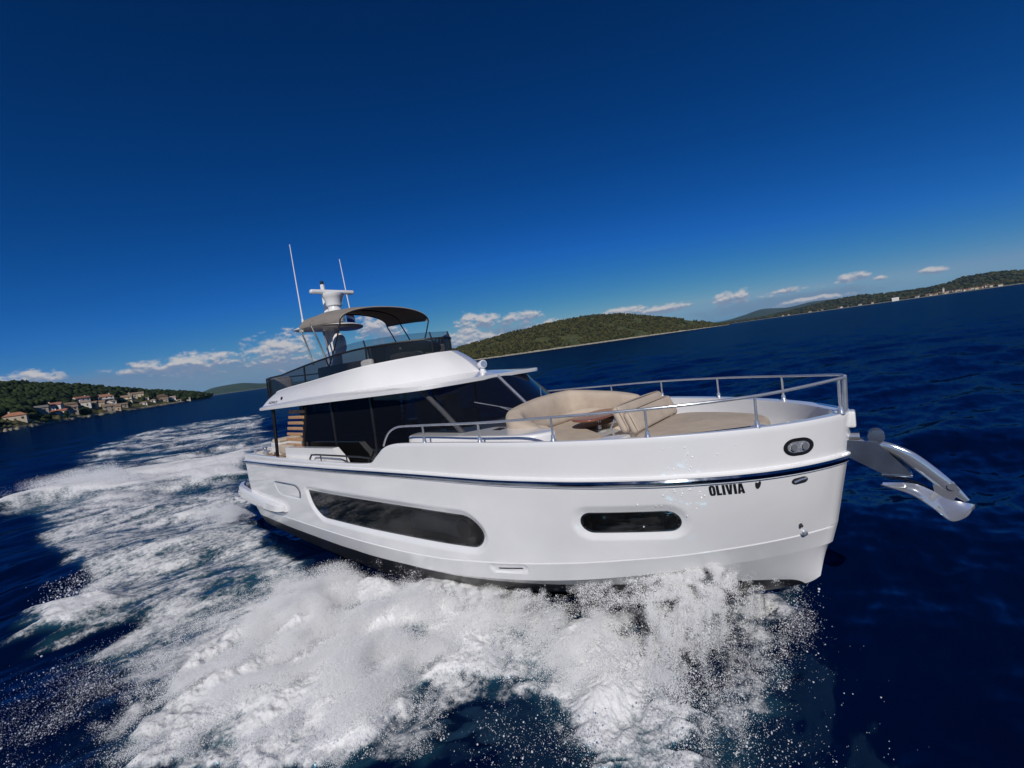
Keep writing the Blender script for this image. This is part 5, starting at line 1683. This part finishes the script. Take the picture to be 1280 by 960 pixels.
def build_spray():
    g = np.random.default_rng(21)
    PX = []; RD = []

    def add(x, y, z, r):
        PX.append(np.stack([x, y, z], 1)); RD.append(r)
    def burst(x, y, z, r, k, sp):
        """each droplet breaks into k smaller ones strung along its flight"""
        n = len(x)
        x, y, z, r = (np.repeat(q, k) for q in (x, y, z, r))
        f = g.normal(0, 1, n * k) * sp * 1.6
        add(x - f * .35 + g.normal(0, sp * .6, n * k), y - f * .9 + g.normal(0, sp * .6, n * k), np.maximum(z + f * .25 + g.normal(0, sp * .6, n * k), .02), r * np.exp(g.normal(-.25, .35, n * k)))
    # 1. the rolling mass of the bow wave: dense fine mist over the foam
    N = 1500000
    x = g.uniform(5.2, 15.6, N); y = g.uniform(-8.2, 1.0, N)
    env, cov, h, near = foam_field(x, y)
    dens = sm(env, .52, .92)
    clump = fbm(x * .95, y * .95, 3.3, 4)
    keep = g.random(N) < dens * sm(clump, .30, .58) * 1.0
    xa, ya, ha, ca, da = x[keep], y[keep], h[keep], clump[keep], dens[keep]
    hullside = np.clip(1 - np.abs(ya + 3.0) / 3.4, .15, 1)
    H = (.06 + .80 * sm(ca, .36, .70) * da) * hullside
    u = g.random(len(xa)) ** 2.0
    z = ha * .9 + H * u
    sa = -.35 * xa - .94 * ya; ta = .94 * xa - .35 * ya
    n3 = .5 * fbm(xa * 2.6, ya * 2.6, z * 2.6 + 7, 5) + .5 * fbm(ta * 3.6, sa * .95, z * 2 + 3, 5)
    k2 = n3 > .465 + .13 * u
    r = np.clip(np.exp(g.normal(math.log(.0026), .30, len(xa))), .0012, .007)
    burst(xa[k2], ya[k2], z[k2], r[k2], 8, .045)
    # 2. the thinner netted spray between the mass and the stem
    thin = (near > .12) * sm(env, .15, .45) * (1 - dens)
    ridge = 1 - 2 * np.abs(fbm(x * 1.7 + .4 * y, y * 1.5, 0, 5, .58) - .5)
    ridge2 = 1 - 2 * np.abs(fbm(x * 5.2, y * 4.2, 0, 4, .6) - .5)
    keep = g.random(N) < thin * (.02 + .9 * sm(ridge, .82, .98) * sm(ridge2, .72, .96)) * .42
    xb, yb, hb_ = x[keep], y[keep], h[keep]
    z = np.abs(hb_) * .5 + .02 + g.random(len(xb)) ** 1.6 * .42 * np.clip(1 + (yb + 3) / 3, .25, 1)
    r = np.clip(np.exp(g.normal(math.log(.0026), .35, len(xb))), .0012, .008)
    burst(xb, yb, z, r, 6, .022)
    # 3. sheet of water leaving the chine, streaming down and outward
    N = 190000
    xs = np.where(g.random(N) < .5, 9.2 + 5.9 * g.random(N), g.normal(14.3, .40, N).clip(12.5, 15.1)); tau = g.random(N) ** 1.1
    yc = -lev_y(xs, XE['ch'], CH) - .03 - .08 * g.random(N)
    zc = z_ch(xs) + .45
    outw = tau * (0.4 + 1.4 * g.random(N) * sm(xs, 9, 13))
    x = xs - tau * (.25 + .7 * g.random(N)) + g.normal(0, .05, N)
    y = yc - outw * .9
    z = np.clip(zc * np.interp(xs, [9, 11, 13, 14.4, 15.3], [.55, .74, 1.0, 1.04, .60]), .05, 2) * (1 - tau) ** 1.3 + .30 * tau * (1 - tau) * g.random(N) + g.normal(0, .02, N)
    ridge = 1 - 2 * np.abs(fbm(x * 3.0 + y * .8, y * 1.4, z * 2.4, 5, .6) - .5)
    k = (g.random(N) < sm(ridge, .80, .985) * np.interp(xs, [9, 11, 12.4, 13.2, 14.6, 15.2], [.25, .45, .30, .42, .50, .1])) & (z > -.1)
    r = np.clip(np.exp(g.normal(math.log(.0024), .35, N)), .0012, .007)
    burst(x[k], y[k], z[k], r[k], 8, .02)
    # 4a. single larger droplets flung clear of the mass
    N = 46000
    c = g.choice(4, N, p=[.60, .24, .12, .04])
    cx = np.array([13.8, 6.7, 12.5, 15.25])[c]; cy = np.array([-2.7, -6.9, -2.9, -.55])[c]
    sx = np.array([.70, .75, .6, .12])[c]; sy = np.array([.95, .6, .6, .25])[c]
    x = cx + g.normal(0, 1, N) * sx; y = cy + g.normal(0, 1, N) * sy
    z = np.abs(g.normal(0, .28, N)) * np.array([1, .6, 1, .8])[c]
    n3 = fbm(x * 1.9, y * 1.9, z * 1.9 + 3, 4)
    k = n3 > .48
    r = np.clip(np.exp(g.normal(math.log(.0022), .55, N)), .0010, .010)
    burst(x[k], y[k], z[k], r[k], 2, .05)
    # 4b. white mist boiling round the stern
    N = 60000
    x = g.normal(-1.5, .7, N); y = g.normal(-1.7, .6, N); z = np.abs(g.normal(0, .22, N)) * (1 + .3 * g.random(N))
    k = (fbm(x * 1.5, y * 1.5, z * 1.5, 4) > .46) & (x < -.9 + .25 * (y + 2)) & (g.random(N) < .5)
    burst(x[k], y[k], z[k], np.full(k.sum(), .0045), 5, .05)
    # 4. crest of the stern wave
    N = 300000
    x = g.uniform(-30, 2.5, N); y = g.uniform(-8, 4.5, N)
    env, cov, h, near = foam_field(x, y)
    k = (env > .8) & (fbm(x * .9, y * .9, 0, 4) > .45) & ~((x > -1.6) & (y > -2.9))
    x, y, h = x[k], y[k], h[k]
    z = h + (g.random(len(x)) ** 2) * .5
    burst(x, y, z, np.exp(g.normal(math.log(.005), .4, len(x))), 4, .07)
    P = np.concatenate(PX); rr = np.concatenate(RD)
    # nothing inside the boat
    hb = np.interp(P[:, 0], [0, 9, 12, 14, 15.1, 15.5], [2.1, 2.12, 1.85, 1.15, .35, 0])
    k = ~((np.abs(P[:, 1]) < hb * np.interp(P[:, 2], [-.2, .5], [.72, 1.0])) & (P[:, 0] < 15.5)) & (P[:, 1] < 2)
    # keep clear of the lens
    k &= np.linalg.norm(P - np.array(CAM), axis=1) > 1.6
    P, rr = P[k], rr[k]
    me = bpy.data.meshes.new('spray')
    me.vertices.add(len(P)); me.vertices.foreach_set('co', P.astype(np.float32).ravel())
    at = me.attributes.new('drop_radius', 'FLOAT', 'POINT'); at.data.foreach_set('value', rr.astype(np.float32))
    me.update()
    m = spray_mat(); me.materials.append(m)
    o = bpy.data.objects.new('spray', me); COL.objects.link(o)
    ng = bpy.data.node_groups.new('droplet_points', 'GeometryNodeTree')
    ng.interface.new_socket('Geometry', in_out='INPUT', socket_type='NodeSocketGeometry')
    ng.interface.new_socket('Geometry', in_out='OUTPUT', socket_type='NodeSocketGeometry')
    gi = ng.nodes.new('NodeGroupInput'); go = ng.nodes.new('NodeGroupOutput')
    mp = ng.nodes.new('GeometryNodeMeshToPoints')
    na = ng.nodes.new('GeometryNodeInputNamedAttribute'); na.data_type = 'FLOAT'; na.inputs['Name'].default_value = 'drop_radius'
    sm_ = ng.nodes.new('GeometryNodeSetMaterial'); sm_.inputs['Material'].default_value = m
    ng.links.new(gi.outputs[0], mp.inputs['Mesh']); ng.links.new(na.outputs[0], mp.inputs['Radius'])
    ng.links.new(mp.outputs[0], sm_.inputs['Geometry']); ng.links.new(sm_.outputs[0], go.inputs[0])
    md = o.modifiers.new('droplets', 'NODES'); md.node_group = ng
    tag(o, kind='stuff')
    print('droplets', len(P))


build_spray()


# ------------------------------------------------------------------ air: thin sea haze over the whole bay
def build_haze():
    m = bpy.data.materials.new('haze_air'); m.use_nodes = True
    b = NB(m.node_tree); b.n.clear()
    out = b.new('ShaderNodeOutputMaterial'); v = b.new('ShaderNodeVolumePrincipled')
    v.inputs['Color'].default_value = (.26, .62, 1, 1)
    v.inputs['Density'].default_value = 3.0e-5
    v.inputs['Anisotropy'].default_value = 0.0
    b.l.new(v.outputs[0], out.inputs['Volume'])
    L = 46000
    o = MB().prism([(-L, -L, -5), (L, -L, -5), (L, L, -5), (-L, L, -5)], (0, 0, 225)).build('haze', m, None, smooth=False)
    tag(o, kind='stuff')


build_haze()
